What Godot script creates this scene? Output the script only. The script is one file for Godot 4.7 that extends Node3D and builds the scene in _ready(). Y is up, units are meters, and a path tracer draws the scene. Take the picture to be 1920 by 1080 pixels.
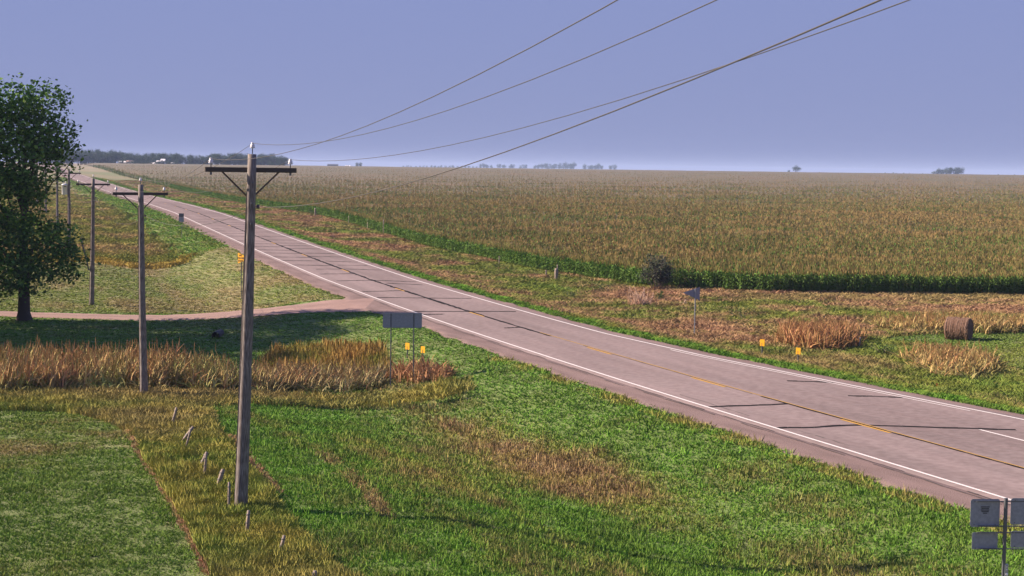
extends Node3D
# A rural highway seen from a mast: x right, y up, -z away from the mast ("depth" D = -z). Road surface is y = 0 nearby.
const EYE := 9.2
const FOCAL := 3000.0          # focal length in pixels of the 1920 x 1080 photograph
const LANES := 7.1             # metres between the two white edge lines
var basis_cam: Basis
var rng := RandomNumberGenerator.new()
var n1 := FastNoiseLite.new()  # broad patches
var n2 := FastNoiseLite.new()  # clumps
var n3 := FastNoiseLite.new()  # streaks along the road
var taken := {}
var M := {}

# ---------------------------------------------------------------- helpers: numbers, pixels, terrain
func tab(xs: PackedFloat32Array, ys: PackedFloat32Array, x: float) -> float:
	var n := xs.size()
	if x <= xs[0]: return ys[0] + (x - xs[0]) * (ys[1] - ys[0]) / (xs[1] - xs[0])
	for i in range(1, n):
		if x <= xs[i]: return ys[i - 1] + (x - xs[i - 1]) * (ys[i] - ys[i - 1]) / (xs[i] - xs[i - 1])
	return ys[n - 1] + (x - xs[n - 1]) * (ys[n - 1] - ys[n - 2]) / (xs[n - 1] - xs[n - 2])

var ed_d := PackedFloat32Array([-200, 20, 45, 53.2, 65.7, 85.6, 102.1, 132.3, 158, 175, 242, 310, 410, 459, 625, 845, 1500, 9000])
var ed_x := PackedFloat32Array([108, 23.8, 14.2, 11.1, 6.3, -0.8, -6.4, -15.9, -24, -29.2, -49.5, -70.3, -102.6, -118.5, -172, -242, -450, -2900])
var edge_fine := PackedFloat32Array()   # smoothed road edge every 2 m from -40 to 700
func edge_raw(D: float) -> float: return tab(ed_d, ed_x, D)
func edge_x(D: float) -> float:
	if D < -39.0 or D > 698.0: return edge_raw(D)
	var t := (D + 40.0) / 2.0
	var i := int(t)
	return lerpf(edge_fine[i], edge_fine[i + 1], t - i)
const COS_ROAD := 0.947
func lateral(x: float, D: float) -> float: return (x - edge_x(D)) * COS_ROAD   # metres right of the near edge line

var rise_d := PackedFloat32Array([0, 130, 260, 400, 700, 1000, 1400, 2000, 6000, 9000])
var rise_y := PackedFloat32Array([0, 0, 1.4, 1.6, 4.0, 6.5, 8.6, 9.1, 9.5, 9.5])
func rise(D: float) -> float:
	if D <= 0.0: return 0.0
	return minf(tab(rise_d, rise_y, D), 9.5)
var land_d := PackedFloat32Array([0, 45, 58, 70, 95, 121, 170, 260, 500, 9000])
var land_y := PackedFloat32Array([0, 0, -0.6, -1.25, -1.2, -1.2, -1.1, -0.6, -0.2, -0.2])
var dip_d := PackedFloat32Array([0, 45, 75, 95, 100, 108, 114, 150, 300, 9000])
var dip_y := PackedFloat32Array([0.85, 0.85, 0.75, 0.55, 0.1, 0.1, 0.7, 1.0, 0.7, 0.5])
var tap_d := PackedFloat32Array([0, 30, 60, 74.7, 79.6, 90, 9000])
var tap_w := PackedFloat32Array([3.6, 3.6, 3.2, 1.4, 0.75, 0, 0])
func taper(D: float) -> float: return clampf(tab(tap_d, tap_w, D), 0.0, 3.6)
func drive_D(x: float) -> float: return 105.4 + clampf(-8.0 - x, 0, 60) * 0.16   # depth of the gravel drive's middle
func ground(x: float, D: float) -> float:
	var d := lateral(x, D)
	var y := rise(D)
	var right := LANES + taper(D) + 1.0
	if d < -1.9:
		var land := tab(land_d, land_y, clampf(D, 0, 8999))
		var t := clampf((-d - 1.9) / 15.5, 0, 1)
		var s := sin(t * PI)
		y += land * smoothstep(0.0, 1.0, t) - tab(dip_d, dip_y, clampf(D, 0, 8999)) * s * s
		y -= 0.06
	elif d > right:
		var e := d - right
		y -= 0.06 + 1.0 * smoothstep(0.0, 7.0, e) - 0.35 * smoothstep(12.0, 28.0, e)
	else:
		return y - 0.09
	if D < 400.0: y += 0.05 * n2.get_noise_2d(x * 3.0, D * 3.0) * minf(1.0, absf(d) - 1.0 if d < 0 else 1.0)
	return y

func ray(u: float, v: float) -> Vector3:
	return basis_cam * Vector3((u - 960.0) / FOCAL, -(v - 540.0) / FOCAL, -1.0)
func at(u: float, v: float) -> Vector3:            # where the sight line of a pixel meets the ground
	var r := ray(u, v)
	var t := 8.0
	var last := t
	while t < 9000.0:
		var p := Vector3(0, EYE, 0) + r * t
		if p.y < ground(p.x, -p.z): break
		last = t
		t *= 1.02
	for i in 24:
		var m := (last + t) * 0.5
		var p := Vector3(0, EYE, 0) + r * m
		if p.y < ground(p.x, -p.z): t = m
		else: last = m
	var q := Vector3(0, EYE, 0) + r * t
	return Vector3(q.x, ground(q.x, -q.z), q.z)
func at_depth(u: float, v: float, D: float) -> Vector3:   # a point of a thing that stands at a known depth
	var r := ray(u, v)
	return Vector3(0, EYE, 0) + r * (D / -r.z)
func plan(pts: Array) -> PackedVector2Array:       # outline on the ground, as (x, D)
	var o := PackedVector2Array()
	for p in pts:
		var q := at(p[0], p[1])
		o.append(Vector2(q.x, -q.z))
	return o
func onroad(d: float, D: float, up := 0.0) -> Vector3:
	return Vector3(edge_x(D) + d / COS_ROAD, rise(D) + up, -D)

# ---------------------------------------------------------------- helpers: nodes
func numbered(called: String) -> String:
	var k: int = taken.get(called, 0)
	taken[called] = k + 1
	return called if k == 0 else "%s_%03d" % [called, k]
func tag(o: Node, label: String, category: String, group := "", kind := ""):
	o.set_meta("label", label)
	o.set_meta("category", category)
	if group: o.set_meta("group", group)
	if kind: o.set_meta("kind", kind)
func thing(called: String, where: Vector3, label: String, category: String, group := "") -> Node3D:
	var o := Node3D.new()
	o.name = numbered(called)
	add_child(o)
	o.position = where
	tag(o, label, category, group)
	return o
func mb() -> SurfaceTool:
	var st := SurfaceTool.new()
	st.begin(Mesh.PRIMITIVE_TRIANGLES)
	return st
func build(st: SurfaceTool, called: String, m: Material, parent: Node = null, _flat := true) -> MeshInstance3D:
	st.generate_normals()
	var o := MeshInstance3D.new()
	o.mesh = st.commit()
	o.mesh.surface_set_material(0, m)
	if parent == null:
		o.name = numbered(called)
		add_child(o)
	else:
		o.name = called
		parent.add_child(o, true)
	return o
func copy_of(o: Node3D, where: Vector3, label := "") -> Node3D:
	var base: String = str(o.name).rstrip("0123456789").trim_suffix("_")
	var c: Node3D = o.duplicate()
	c.name = numbered(base)
	add_child(c)
	c.position = where
	if label: c.set_meta("label", label)
	return c
func structure(o: Node, label := ""):
	o.set_meta("kind", "structure")
	if label: o.set_meta("label", label)

# ---------------------------------------------------------------- helpers: shapes
func tri(st: SurfaceTool, a: Vector3, b: Vector3, c: Vector3):
	st.add_vertex(a); st.add_vertex(b); st.add_vertex(c)
func quad(st: SurfaceTool, a: Vector3, b: Vector3, c: Vector3, d: Vector3):
	tri(st, a, b, c); tri(st, a, c, d)
func box(st: SurfaceTool, t: Transform3D, s: Vector3, bevel := 0.0):
	st.set_smooth_group(-1)
	# a box with chamfered long edges (axis y of t is the long one)
	var h := s * 0.5
	var b := minf(bevel, minf(h.x, h.z) * 0.6)
	var ring := [Vector2(-h.x + b, -h.z), Vector2(h.x - b, -h.z), Vector2(h.x, -h.z + b), Vector2(h.x, h.z - b), Vector2(h.x - b, h.z), Vector2(-h.x + b, h.z), Vector2(-h.x, h.z - b), Vector2(-h.x, -h.z + b)] if b > 0.0 else [Vector2(-h.x, -h.z), Vector2(h.x, -h.z), Vector2(h.x, h.z), Vector2(-h.x, h.z)]
	var n := ring.size()
	for i in n:
		var p: Vector2 = ring[i]
		var q: Vector2 = ring[(i + 1) % n]
		quad(st, t * Vector3(p.x, -h.y, p.y), t * Vector3(p.x, h.y, p.y), t * Vector3(q.x, h.y, q.y), t * Vector3(q.x, -h.y, q.y))
	for i in range(1, n - 1):
		var a: Vector2 = ring[0]
		var p: Vector2 = ring[i]
		var q: Vector2 = ring[i + 1]
		tri(st, t * Vector3(a.x, h.y, a.y), t * Vector3(q.x, h.y, q.y), t * Vector3(p.x, h.y, p.y))
		tri(st, t * Vector3(a.x, -h.y, a.y), t * Vector3(p.x, -h.y, p.y), t * Vector3(q.x, -h.y, q.y))
func along(a: Vector3, b: Vector3, roll := Vector3.FORWARD) -> Transform3D:   # y axis from a to b, origin in the middle
	var y := (b - a).normalized()
	var x := y.cross(roll)
	if x.length() < 0.01: x = y.cross(Vector3.RIGHT)
	x = x.normalized()
	return Transform3D(Basis(x, y, x.cross(y)), (a + b) * 0.5)
func bar(st: SurfaceTool, a: Vector3, b: Vector3, w: float, t: float, roll := Vector3.FORWARD, bevel := 0.0):
	box(st, along(a, b, roll), Vector3(w, a.distance_to(b), t), bevel)
func tube(st: SurfaceTool, pts: PackedVector3Array, radii: PackedFloat32Array, sides := 6, caps := true, wobble := 0.0):
	st.set_smooth_group(0)
	var n := pts.size()
	var rings := []
	var side := Vector3.ZERO
	for i in n:
		var t := (pts[mini(i + 1, n - 1)] - pts[maxi(i - 1, 0)]).normalized()
		if i == 0: side = t.cross(Vector3.FORWARD if absf(t.z) < 0.9 else Vector3.UP).normalized()
		side = (side - t * side.dot(t)).normalized()
		var o := t.cross(side)
		var ring := PackedVector3Array()
		for k in sides:
			var a := TAU * k / sides
			var r: float = radii[i] * (1.0 + (rng.randf() - 0.5) * wobble)
			ring.append(pts[i] + (side * cos(a) + o * sin(a)) * r)
		rings.append(ring)
	for i in n - 1:
		for k in sides:
			var j := (k + 1) % sides
			quad(st, rings[i][k], rings[i + 1][k], rings[i + 1][j], rings[i][j])
	if caps:
		for k in range(1, sides - 1):
			tri(st, rings[0][0], rings[0][k], rings[0][k + 1])
			tri(st, rings[n - 1][0], rings[n - 1][k + 1], rings[n - 1][k])
func lathe(st: SurfaceTool, t: Transform3D, prof: Array, sides := 12):
	st.set_smooth_group(0)
	for i in prof.size() - 1:
		for k in sides:
			var a := TAU * k / sides
			var b := TAU * (k + 1) / sides
			var p: Array = prof[i]
			var q: Array = prof[i + 1]
			quad(st, t * Vector3(cos(a) * p[0], p[1], sin(a) * p[0]), t * Vector3(cos(a) * q[0], q[1], sin(a) * q[0]), t * Vector3(cos(b) * q[0], q[1], sin(b) * q[0]), t * Vector3(cos(b) * p[0], p[1], sin(b) * p[0]))

# ---------------------------------------------------------------- materials
func noise_tex(freq: float, lo: Color, hi: Color, seed_: int, size := 512, oct := 4, normal := false, bump := 2.0) -> NoiseTexture2D:
	var f := FastNoiseLite.new()
	f.noise_type = FastNoiseLite.TYPE_SIMPLEX_SMOOTH
	f.seed = seed_
	f.frequency = freq
	f.fractal_octaves = oct
	var t := NoiseTexture2D.new()
	t.width = size; t.height = size
	t.seamless = true
	t.noise = f
	if normal:
		t.as_normal_map = true
		t.bump_strength = bump
	else:
		var g := Gradient.new()
		g.set_color(0, lo); g.set_color(1, hi)
		t.color_ramp = g
	return t
func plain(lin: Color, rough := 0.8, metal := 0.0, vertex := false) -> StandardMaterial3D:
	var m := StandardMaterial3D.new()
	m.albedo_color = lin.linear_to_srgb()
	m.roughness = rough
	m.metallic = metal
	m.vertex_color_use_as_albedo = vertex
	m.cull_mode = BaseMaterial3D.CULL_DISABLED
	return m
func grained(lin: Color, tex: Texture2D, scale: Vector3, rough := 0.85, metal := 0.0, vertex := false, world := true) -> StandardMaterial3D:
	var m := plain(lin, rough, metal, vertex)
	m.albedo_texture = tex
	m.uv1_triplanar = true
	m.uv1_world_triplanar = world
	m.uv1_scale = scale
	return m
func leafy(back: Color, rough := 0.6) -> StandardMaterial3D:
	var m := plain(Color(1, 1, 1), rough, 0.0, true)
	m.backlight_enabled = true
	m.backlight = back
	m.metallic_specular = 0.08
	return m

func _ready():
	rng.seed = 20
	n1.seed = 5; n1.frequency = 0.045; n1.fractal_octaves = 3
	n2.seed = 9; n2.frequency = 0.22; n2.fractal_octaves = 3
	n3.seed = 14; n3.frequency = 0.12; n3.fractal_octaves = 3
	light_and_camera()
	for i in 371:
		var D := -40.0 + 2.0 * i
		var s := 0.0
		for k in range(-6, 7): s += edge_raw(D + k * 1.5)
		edge_fine.append(s / 13.0)
	materials()
	outlines()
	terrain()
	road()
	drive()
	corn()
	meadow()
	cattails()
	trees()
	power_line()
	signs()
	small_things()
	far_things()

# ---------------------------------------------------------------- camera, sky, sun
func light_and_camera():
	var cam := Camera3D.new()
	cam.name = "camera"
	add_child(cam)
	var pitch := atan((540.0 - 316.5) / FOCAL)
	basis_cam = Basis(Vector3.RIGHT, -pitch) * Basis(Vector3.BACK, deg_to_rad(0.75))
	cam.transform = Transform3D(basis_cam, Vector3(0, EYE, 0))
	cam.fov = rad_to_deg(2.0 * atan(540.0 / FOCAL))
	cam.near = 0.1
	cam.far = 20000.0
	cam.current = true
	var e := Environment.new()
	e.background_mode = Environment.BG_SKY
	var sm := ProceduralSkyMaterial.new()
	sm.sky_horizon_color = Color(0.338, 0.360, 0.462)
	sm.sky_top_color = Color(0.275, 0.330, 0.498)
	sm.sky_curve = 0.2
	sm.ground_horizon_color = Color(0.50, 0.50, 0.60)
	sm.ground_bottom_color = Color(0.25, 0.24, 0.18)
	sm.sun_angle_max = 12.0
	var sky := Sky.new()
	sky.sky_material = sm
	e.sky = sky
	e.tonemap_mode = Environment.TONE_MAPPER_LINEAR
	e.tonemap_exposure = 3.0
	e.sdfgi_enabled = true
	e.ssao_enabled = true
	e.ssil_enabled = true
	e.fog_enabled = true
	e.fog_density = 0.00011
	e.fog_light_color = Color(0.72, 0.82, 1.0)
	var we := WorldEnvironment.new()
	we.name = "environment"
	we.environment = e
	add_child(we)
	var sun := DirectionalLight3D.new()
	sun.name = "sun"
	add_child(sun)
	var el := deg_to_rad(30.0)
	var az := deg_to_rad(11.0)
	sun.look_at_from_position(Vector3.ZERO, Vector3(cos(el) * cos(az), -sin(el), cos(el) * sin(az)))
	sun.light_energy = 1.6
	sun.light_color = Color(1.0, 0.90, 0.80)
	sun.light_angular_distance = 0.5
	sun.shadow_enabled = true

func materials():
	M.ground = grained(Color(1, 1, 1), noise_tex(0.03, Color(0.72, 0.72, 0.72), Color(1, 1, 1), 3), Vector3(0.31, 0.31, 0.31), 0.95, 0.0, true)
	M.road = grained(Color(1, 1, 1), noise_tex(0.03, Color(0.84, 0.83, 0.83), Color(1, 1, 1), 4, 1024, 7), Vector3(0.071, 0.071, 0.071), 0.8, 0.0, true)
	M.gravel = grained(Color(1, 1, 1), noise_tex(0.12, Color(0.45, 0.43, 0.43), Color(1, 1, 1), 8, 512, 3), Vector3(0.4, 0.4, 0.4), 0.95, 0.0, true)
	M.road.roughness = 0.95; M.road.metallic_specular = 0.2; M.gravel.metallic_specular = 0.2
	M.white_paint = grained(Color(0.80, 0.79, 0.78), noise_tex(0.06, Color(0.72, 0.70, 0.70), Color(1, 1, 1), 6), Vector3(0.6, 0.6, 0.6), 0.6)
	M.yellow_paint = grained(Color(0.72, 0.42, 0.05), noise_tex(0.07, Color(0.55, 0.52, 0.50), Color(1, 1, 1), 7), Vector3(0.6, 0.6, 0.6), 0.65)
	M.worn_yellow = grained(Color(0.55, 0.33, 0.06), noise_tex(0.07, Color(0.5, 0.5, 0.5), Color(1, 1, 1), 17), Vector3(0.7, 0.7, 0.7), 0.7)
	M.tar = plain(Color(0.014, 0.013, 0.014), 0.95)
	M.tar.metallic_specular = 0.15
	M.crack = plain(Color(0.05, 0.042, 0.042), 0.9)
	M.pole = grained(Color(0.42, 0.38, 0.37), noise_tex(0.03, Color(0.22, 0.20, 0.19), Color(1, 1, 1), 21, 512, 5), Vector3(3.0, 0.16, 3.0), 0.9)
	M.arm = grained(Color(0.10, 0.085, 0.08), noise_tex(0.05, Color(0.5, 0.5, 0.5), Color(1, 1, 1), 22), Vector3(0.6, 5.0, 5.0), 0.9)
	M.post_wood = grained(Color(0.42, 0.36, 0.32), noise_tex(0.05, Color(0.45, 0.43, 0.42), Color(1, 1, 1), 23), Vector3(6.0, 0.8, 6.0), 0.95)
	M.steel = plain(Color(0.10, 0.11, 0.13), 0.55, 0.6)
	M.galvanised = grained(Color(0.36, 0.39, 0.43), noise_tex(0.05, Color(0.80, 0.80, 0.80), Color(1, 1, 1), 25), Vector3(1.5, 1.5, 1.5), 0.45, 0.55)
	M.sign_back = grained(Color(0.26, 0.28, 0.32), noise_tex(0.025, Color(0.84, 0.84, 0.86), Color(1, 1, 1), 26), Vector3(0.8, 0.8, 0.8), 0.6, 0.0)
	M.sign_yellow = plain(Color(0.80, 0.40, 0.01), 0.5)
	M.black = plain(Color(0.012, 0.012, 0.012), 0.6)
	M.white = plain(Color(0.70, 0.70, 0.72), 0.5)
	M.porcelain = plain(Color(0.55, 0.55, 0.60), 0.25)
	M.glaze_dark = plain(Color(0.06, 0.05, 0.06), 0.25)
	M.wire = plain(Color(0.030, 0.031, 0.036), 0.8)
	M.tank = plain(Color(0.50, 0.53, 0.56), 0.4, 0.1)
	M.orange = plain(Color(0.75, 0.16, 0.02), 0.6)
	M.bark = grained(Color(0.11, 0.085, 0.07), noise_tex(0.05, Color(0.4, 0.4, 0.4), Color(1, 1, 1), 29), Vector3(2.0, 0.5, 2.0), 0.95)
	M.twig = plain(Color(0.12, 0.095, 0.08), 0.95)
	M.dead = plain(Color(0.36, 0.25, 0.19), 0.95)
	M.log = grained(Color(0.48, 0.36, 0.28), noise_tex(0.05, Color(0.5, 0.5, 0.5), Color(1, 1, 1), 30), Vector3(3, 3, 3), 0.95)
	M.leaf = leafy(Color(0.22, 0.34, 0.06), 0.5)
	M.grass = leafy(Color(0.10, 0.14, 0.03), 0.7)
	M.straw = leafy(Color(0.12, 0.10, 0.04), 0.8)
	M.corn = leafy(Color(0.17, 0.24, 0.05), 0.5)
	M.cover = grained(Color(1, 1, 1), noise_tex(0.06, Color(0.5, 0.5, 0.5), Color(1, 1, 1), 33, 512, 4), Vector3(0.12, 0.12, 0.12), 0.95, 0.0, true)
	M.far_leaf = plain(Color(1, 1, 1), 0.9, 0.0, true)
	M.hay = grained(Color(0.21, 0.12, 0.08), noise_tex(0.08, Color(0.45, 0.42, 0.42), Color(1, 1, 1), 35, 512, 4), Vector3(1.0, 1.6, 1.6), 0.95, 0.0, false, false)
	M.net = plain(Color(0.22, 0.14, 0.10), 0.9)

# ---------------------------------------------------------------- what grows where
var P := {}
func outlines():
	P.lawn = plan([[-120, 771], [0, 770], [120, 775], [200, 790], [245, 812], [270, 860], [310, 920], [345, 980], [375, 1040], [395, 1079]])
	var b: PackedVector2Array = P.lawn
	b.append(Vector2(-4.6, 30)); b.append(Vector2(-3.0, 20)); b.append(Vector2(-40, 20)); b.append(Vector2(-40, 62))
	P.lawn = b
	var s := plan([[-120, 738], [0, 738], [480, 740], [880, 712], [885, 735], [700, 765], [480, 760], [395, 762], [405, 805], [450, 862], [500, 920], [560, 1000], [640, 1079]])
	s.append(Vector2(-1.0, 30)); s.append(Vector2(1.0, 20)); s.append(Vector2(-3.0, 20)); s.append(Vector2(-4.6, 30))
	s.append_array(plan([[395, 1079], [375, 1040], [345, 980], [310, 920], [270, 860], [245, 812], [200, 790], [120, 775], [0, 770], [-120, 771]]))
	P.strip = s
	P.dryedge = plan([[236, 806], [252, 815], [262, 830], [275, 866], [316, 926], [351, 985], [381, 1045], [400, 1079], [384, 1079], [366, 1040], [336, 980], [303, 920], [262, 860]])
	P.rust = plan([[405, 815], [450, 818], [480, 868], [520, 905], [530, 925], [500, 915], [455, 860]])
	P.streak = plan([[585, 850], [620, 850], [700, 915], [745, 975], [710, 970], [650, 900]])
	P.ochre = plan([[490, 690], [505, 662], [560, 652], [640, 648], [720, 655], [735, 690], [720, 705], [560, 700]])
	P.bale_field = plan([[1640, 634], [1740, 628], [1990, 622], [1990, 745], [1920, 706], [1862, 682], [1845, 664], [1740, 650], [1690, 646]])

var zl := ""      # which planting
var zc := Color() # its colour there
var zh := 0.1     # its height
var GREEN := Color(0.120, 0.200, 0.040)
var LUSH := Color(0.108, 0.230, 0.034)
var OLIVE := Color(0.185, 0.210, 0.050)
var YELLOW := Color(0.31, 0.28, 0.075)
var TAN := Color(0.31, 0.225, 0.11)
var ROSE := Color(0.34, 0.20, 0.13)
var BROWN := Color(0.25, 0.175, 0.095)
func zone(x: float, D: float):
	var d := lateral(x, D)
	var a := n1.get_noise_2d(x, D)
	var b := n2.get_noise_2d(x, D)
	# streaks that run with the road
	var c := n3.get_noise_2d(d * 1.6, (D + x * 0.3) * 0.22)
	a += (rng.randf() - 0.5) * 0.35; b += (rng.randf() - 0.5) * 0.8; c += (rng.randf() - 0.5) * 0.6   # every plant differs a little from its neighbours
	var p := Vector2(x, D)
	if d < -1.0:
		if D < 78.0:
			if Geometry2D.is_point_in_polygon(p, P.dryedge):
				zl = "lawn_grass"; zh = 0.10; zc = ROSE.lerp(TAN, 0.5 + b); return
			if Geometry2D.is_point_in_polygon(p, P.lawn):
				zl = "lawn_grass"; zh = 0.065 + 0.02 * b
				zc = GREEN.lerp(OLIVE, clampf(0.25 + 0.9 * a + 0.5 * b, 0, 1)).lerp(BROWN, clampf(1.6 * (a + 0.5 * b) - 0.35, 0, 0.6)); return
			if Geometry2D.is_point_in_polygon(p, P.strip):
				zl = "tall_weeds"; zh = 0.30 + 0.22 * n2.get_noise_2d(x * 1.7, D * 1.7) + 0.05 * b
				zc = GREEN.lerp(YELLOW, clampf(0.55 + 0.8 * b, 0.1, 1)).lerp(TAN, clampf(0.12 + 0.9 * a - 0.3 * b + smoothstep(52.0, 64.0, D) * 0.3, 0, 0.7)); return
			zl = "ditch_grass"; zh = 0.085 + 0.03 * b
			var dry := 0.0
			dry = maxf(dry, 1.0 - absf(d + 9.0) / 2.2)
			dry = maxf(dry, 0.8 - absf(d + 13.6) / 2.2)
			dry = maxf(dry, 0.45 - absf(d + 16.2) / 2.0)
			dry = clampf(dry * 0.60 + c * 0.9 + a * 0.7 + b * 0.25 - 0.08, 0, 1)
			if d > -6.3: dry = clampf(0.9 * (b + c) - 0.25, 0, 0.5)
			if d > -2.9: dry = clampf(0.35 + b, 0, 0.8)
			zc = LUSH.lerp(GREEN, clampf(0.4 + b, 0, 1)).lerp(YELLOW.lerp(BROWN, clampf(0.25 + c + b * 0.6, 0, 1)), dry)
			zh += dry * 0.05
			if Geometry2D.is_point_in_polygon(p, P.rust): zc = ROSE.lerp(BROWN, 0.5 + b); zh = 0.08
			elif Geometry2D.is_point_in_polygon(p, P.streak): zc = zc.lerp(TAN.lerp(BROWN, 0.6), clampf(0.5 + b, 0.0, 0.9)); zh = 0.09
			return
		if D < 102.0 and Geometry2D.is_point_in_polygon(p, P.ochre):
			zl = "ochre_grass"; zh = 0.52 + 0.15 * b; zc = OLIVE.lerp(Color(0.36, 0.235, 0.08), clampf(0.6 + b, 0, 1)); return
		if D < 112.0:
			zl = "yard_grass"; zh = 0.07
			zc = GREEN.lerp(LUSH, 0.4 + b).lerp(BROWN, clampf(0.9 * a - 0.15, 0, 0.5))
			return
		var mow := 161.0 + 5.0 * n1.get_noise_2d(x * 2.0, 7.0) + clampf(d + 8.0, 0, 9) * 1.6
		if D < mow:
			zl = "yard_grass"; zh = 0.065
			zc = GREEN.lerp(OLIVE, clampf(0.55 + 0.6 * b, 0, 1)).lerp(TAN.lerp(BROWN, 0.4), clampf(0.9 * c + 0.8 * a + 0.12, 0, 0.65)); return
		if d > -7.5 + 1.5 * b:
			zl = "yard_grass"; zh = 0.15; zc = LUSH.lerp(OLIVE, clampf(0.35 + b, 0, 1)); return
		zl = "verge_grass"; zh = 0.40 + 0.15 * b
		zc = YELLOW.lerp(TAN, clampf(0.55 + a + 0.4 * b, 0, 1)).lerp(OLIVE, clampf(0.5 - 1.2 * a + b, 0, 0.9))
		if D < mow + 5.0: zc = zc.lerp(Color(0.42, 0.30, 0.07), 0.6)
		return
	var e := d - LANES - taper(D) - 1.0
	if D < 125.0 and Geometry2D.is_point_in_polygon(p, P.bale_field):
		zl = "hay_meadow_grass"; zh = 0.09; zc = GREEN.lerp(Color(0.10, 0.17, 0.045), 0.5 + b).lerp(OLIVE, clampf(0.3 + a, 0, 1)); return
	zl = "roadside_grass"
	if e < 1.6 + b:
		zh = 0.17 + 0.06 * b; zc = GREEN.lerp(LUSH, 0.5 + b); return
	zh = 0.27 + 0.12 * b
	var wet := clampf(0.5 - 1.6 * a - 1.1 * b - 0.5 * c, 0, 1)
	if D < 92.0: wet = clampf(wet + 0.35, 0, 1)
	zc = TAN.lerp(ROSE, clampf(0.5 + c + a, 0, 1)).lerp(BROWN, clampf(0.25 + b, 0, 0.5)).lerp(OLIVE.lerp(GREEN, 0.45 + b), wet)
	if D > 116.0 and D < 133.0 and D > corn_front(x) - 8.0: zc = zc.lerp(ROSE, 0.5)

# ---------------------------------------------------------------- ground
func steps(dense_lo: float, dense_hi: float, step: float, lo: float, hi: float) -> PackedFloat32Array:
	var o := PackedFloat32Array()
	var s := step
	var x := dense_lo
	while x > lo:
		s *= 1.14; x -= s
		o.append(maxf(x, lo))
	o.reverse()
	x = dense_lo
	while x < dense_hi:
		o.append(x); x += step
	s = step
	while x < hi:
		o.append(x); s *= 1.06; x += s
	o.append(hi)
	return o
func terrain():
	var xs := steps(-48, 56, 0.75, -7000, 7000)
	var ds := steps(24, 150, 0.75, -400, 7600)
	var st := mb()
	for j in ds.size():
		for i in xs.size():
			var x := xs[i]
			var D := ds[j]
			var y := ground(x, D)
			var col := Color(0.20, 0.17, 0.09)
			if D < 900.0 and absf(x) < 600.0 and D > 20.0:
				zone(x, D)
				col = zc.lerp(BROWN, 0.22)
				if D > 450.0: col = Color(0.19, 0.165, 0.075).lerp(Color(0.12, 0.15, 0.05), clampf(0.5 + 1.3 * n2.get_noise_2d(x * 0.12, D * 0.12), 0, 1))
			elif D >= 900.0:
				col = Color(0.27, 0.205, 0.13).lerp(Color(0.16, 0.17, 0.08), clampf(0.4 + 1.4 * n1.get_noise_2d(x * 0.05, D * 0.2), 0, 1))
			if D > 1500.0: y -= 0.0
			st.set_color(col)
			st.add_vertex(Vector3(x, y, -D))
	var w := xs.size()
	for j in ds.size() - 1:
		for i in w - 1:
			var k := j * w + i
			st.add_index(k); st.add_index(k + w); st.add_index(k + 1)
			st.add_index(k + 1); st.add_index(k + w); st.add_index(k + w + 1)
	structure(build(st, "ground", M.ground, null, false), "grassy ground reaching to the horizon")

func ribbon(d0: Callable, d1: Callable, D0: float, D1: float, step: float, up: float, col = null, cuts := 1, skirt := 0.0) -> SurfaceTool:
	var st := mb()
	var D := D0
	var rows := []
	while true:
		var row := []
		for k in cuts + 1:
			var d := lerpf(d0.call(D), d1.call(D), float(k) / cuts)
			row.append([onroad(d, D, up), d])
		if skirt > 0.0:
			row.push_front([row[0][0] + Vector3(-0.15, -skirt, 0), row[0][1]])
			row.append([row[-1][0] + Vector3(0.15, -skirt, 0), row[-1][1]])
		rows.append([row, D])
		if D >= D1: break
		D = minf(D + step * maxf(1.0, D / 120.0), D1)
	var w: int = rows[0][0].size()
	for r in rows:
		for v in r[0]:
			if col != null: st.set_color(col.call(v[1], r[1]))
			st.add_vertex(v[0])
	for j in rows.size() - 1:
		for i in w - 1:
			var k := j * w + i
			st.add_index(k); st.add_index(k + w); st.add_index(k + 1)
			st.add_index(k + 1); st.add_index(k + w); st.add_index(k + w + 1)
	return st
func strip_path(pts: Array, w: float, up: float, rag := 0.0) -> SurfaceTool:    # a flat strip along points given as [d, D]
	var st := mb()
	for i in pts.size() - 1:
		var a: Vector3 = onroad(pts[i][0], pts[i][1], up)
		var b: Vector3 = onroad(pts[i + 1][0], pts[i + 1][1], up)
		var s := (b - a).cross(Vector3.UP).normalized() * w * 0.5
		var f := 1.0 + rag * (rng.randf() - 0.5)
		quad(st, a - s * f, b - s * f, b + s * f, a + s * f)
	return st
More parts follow.
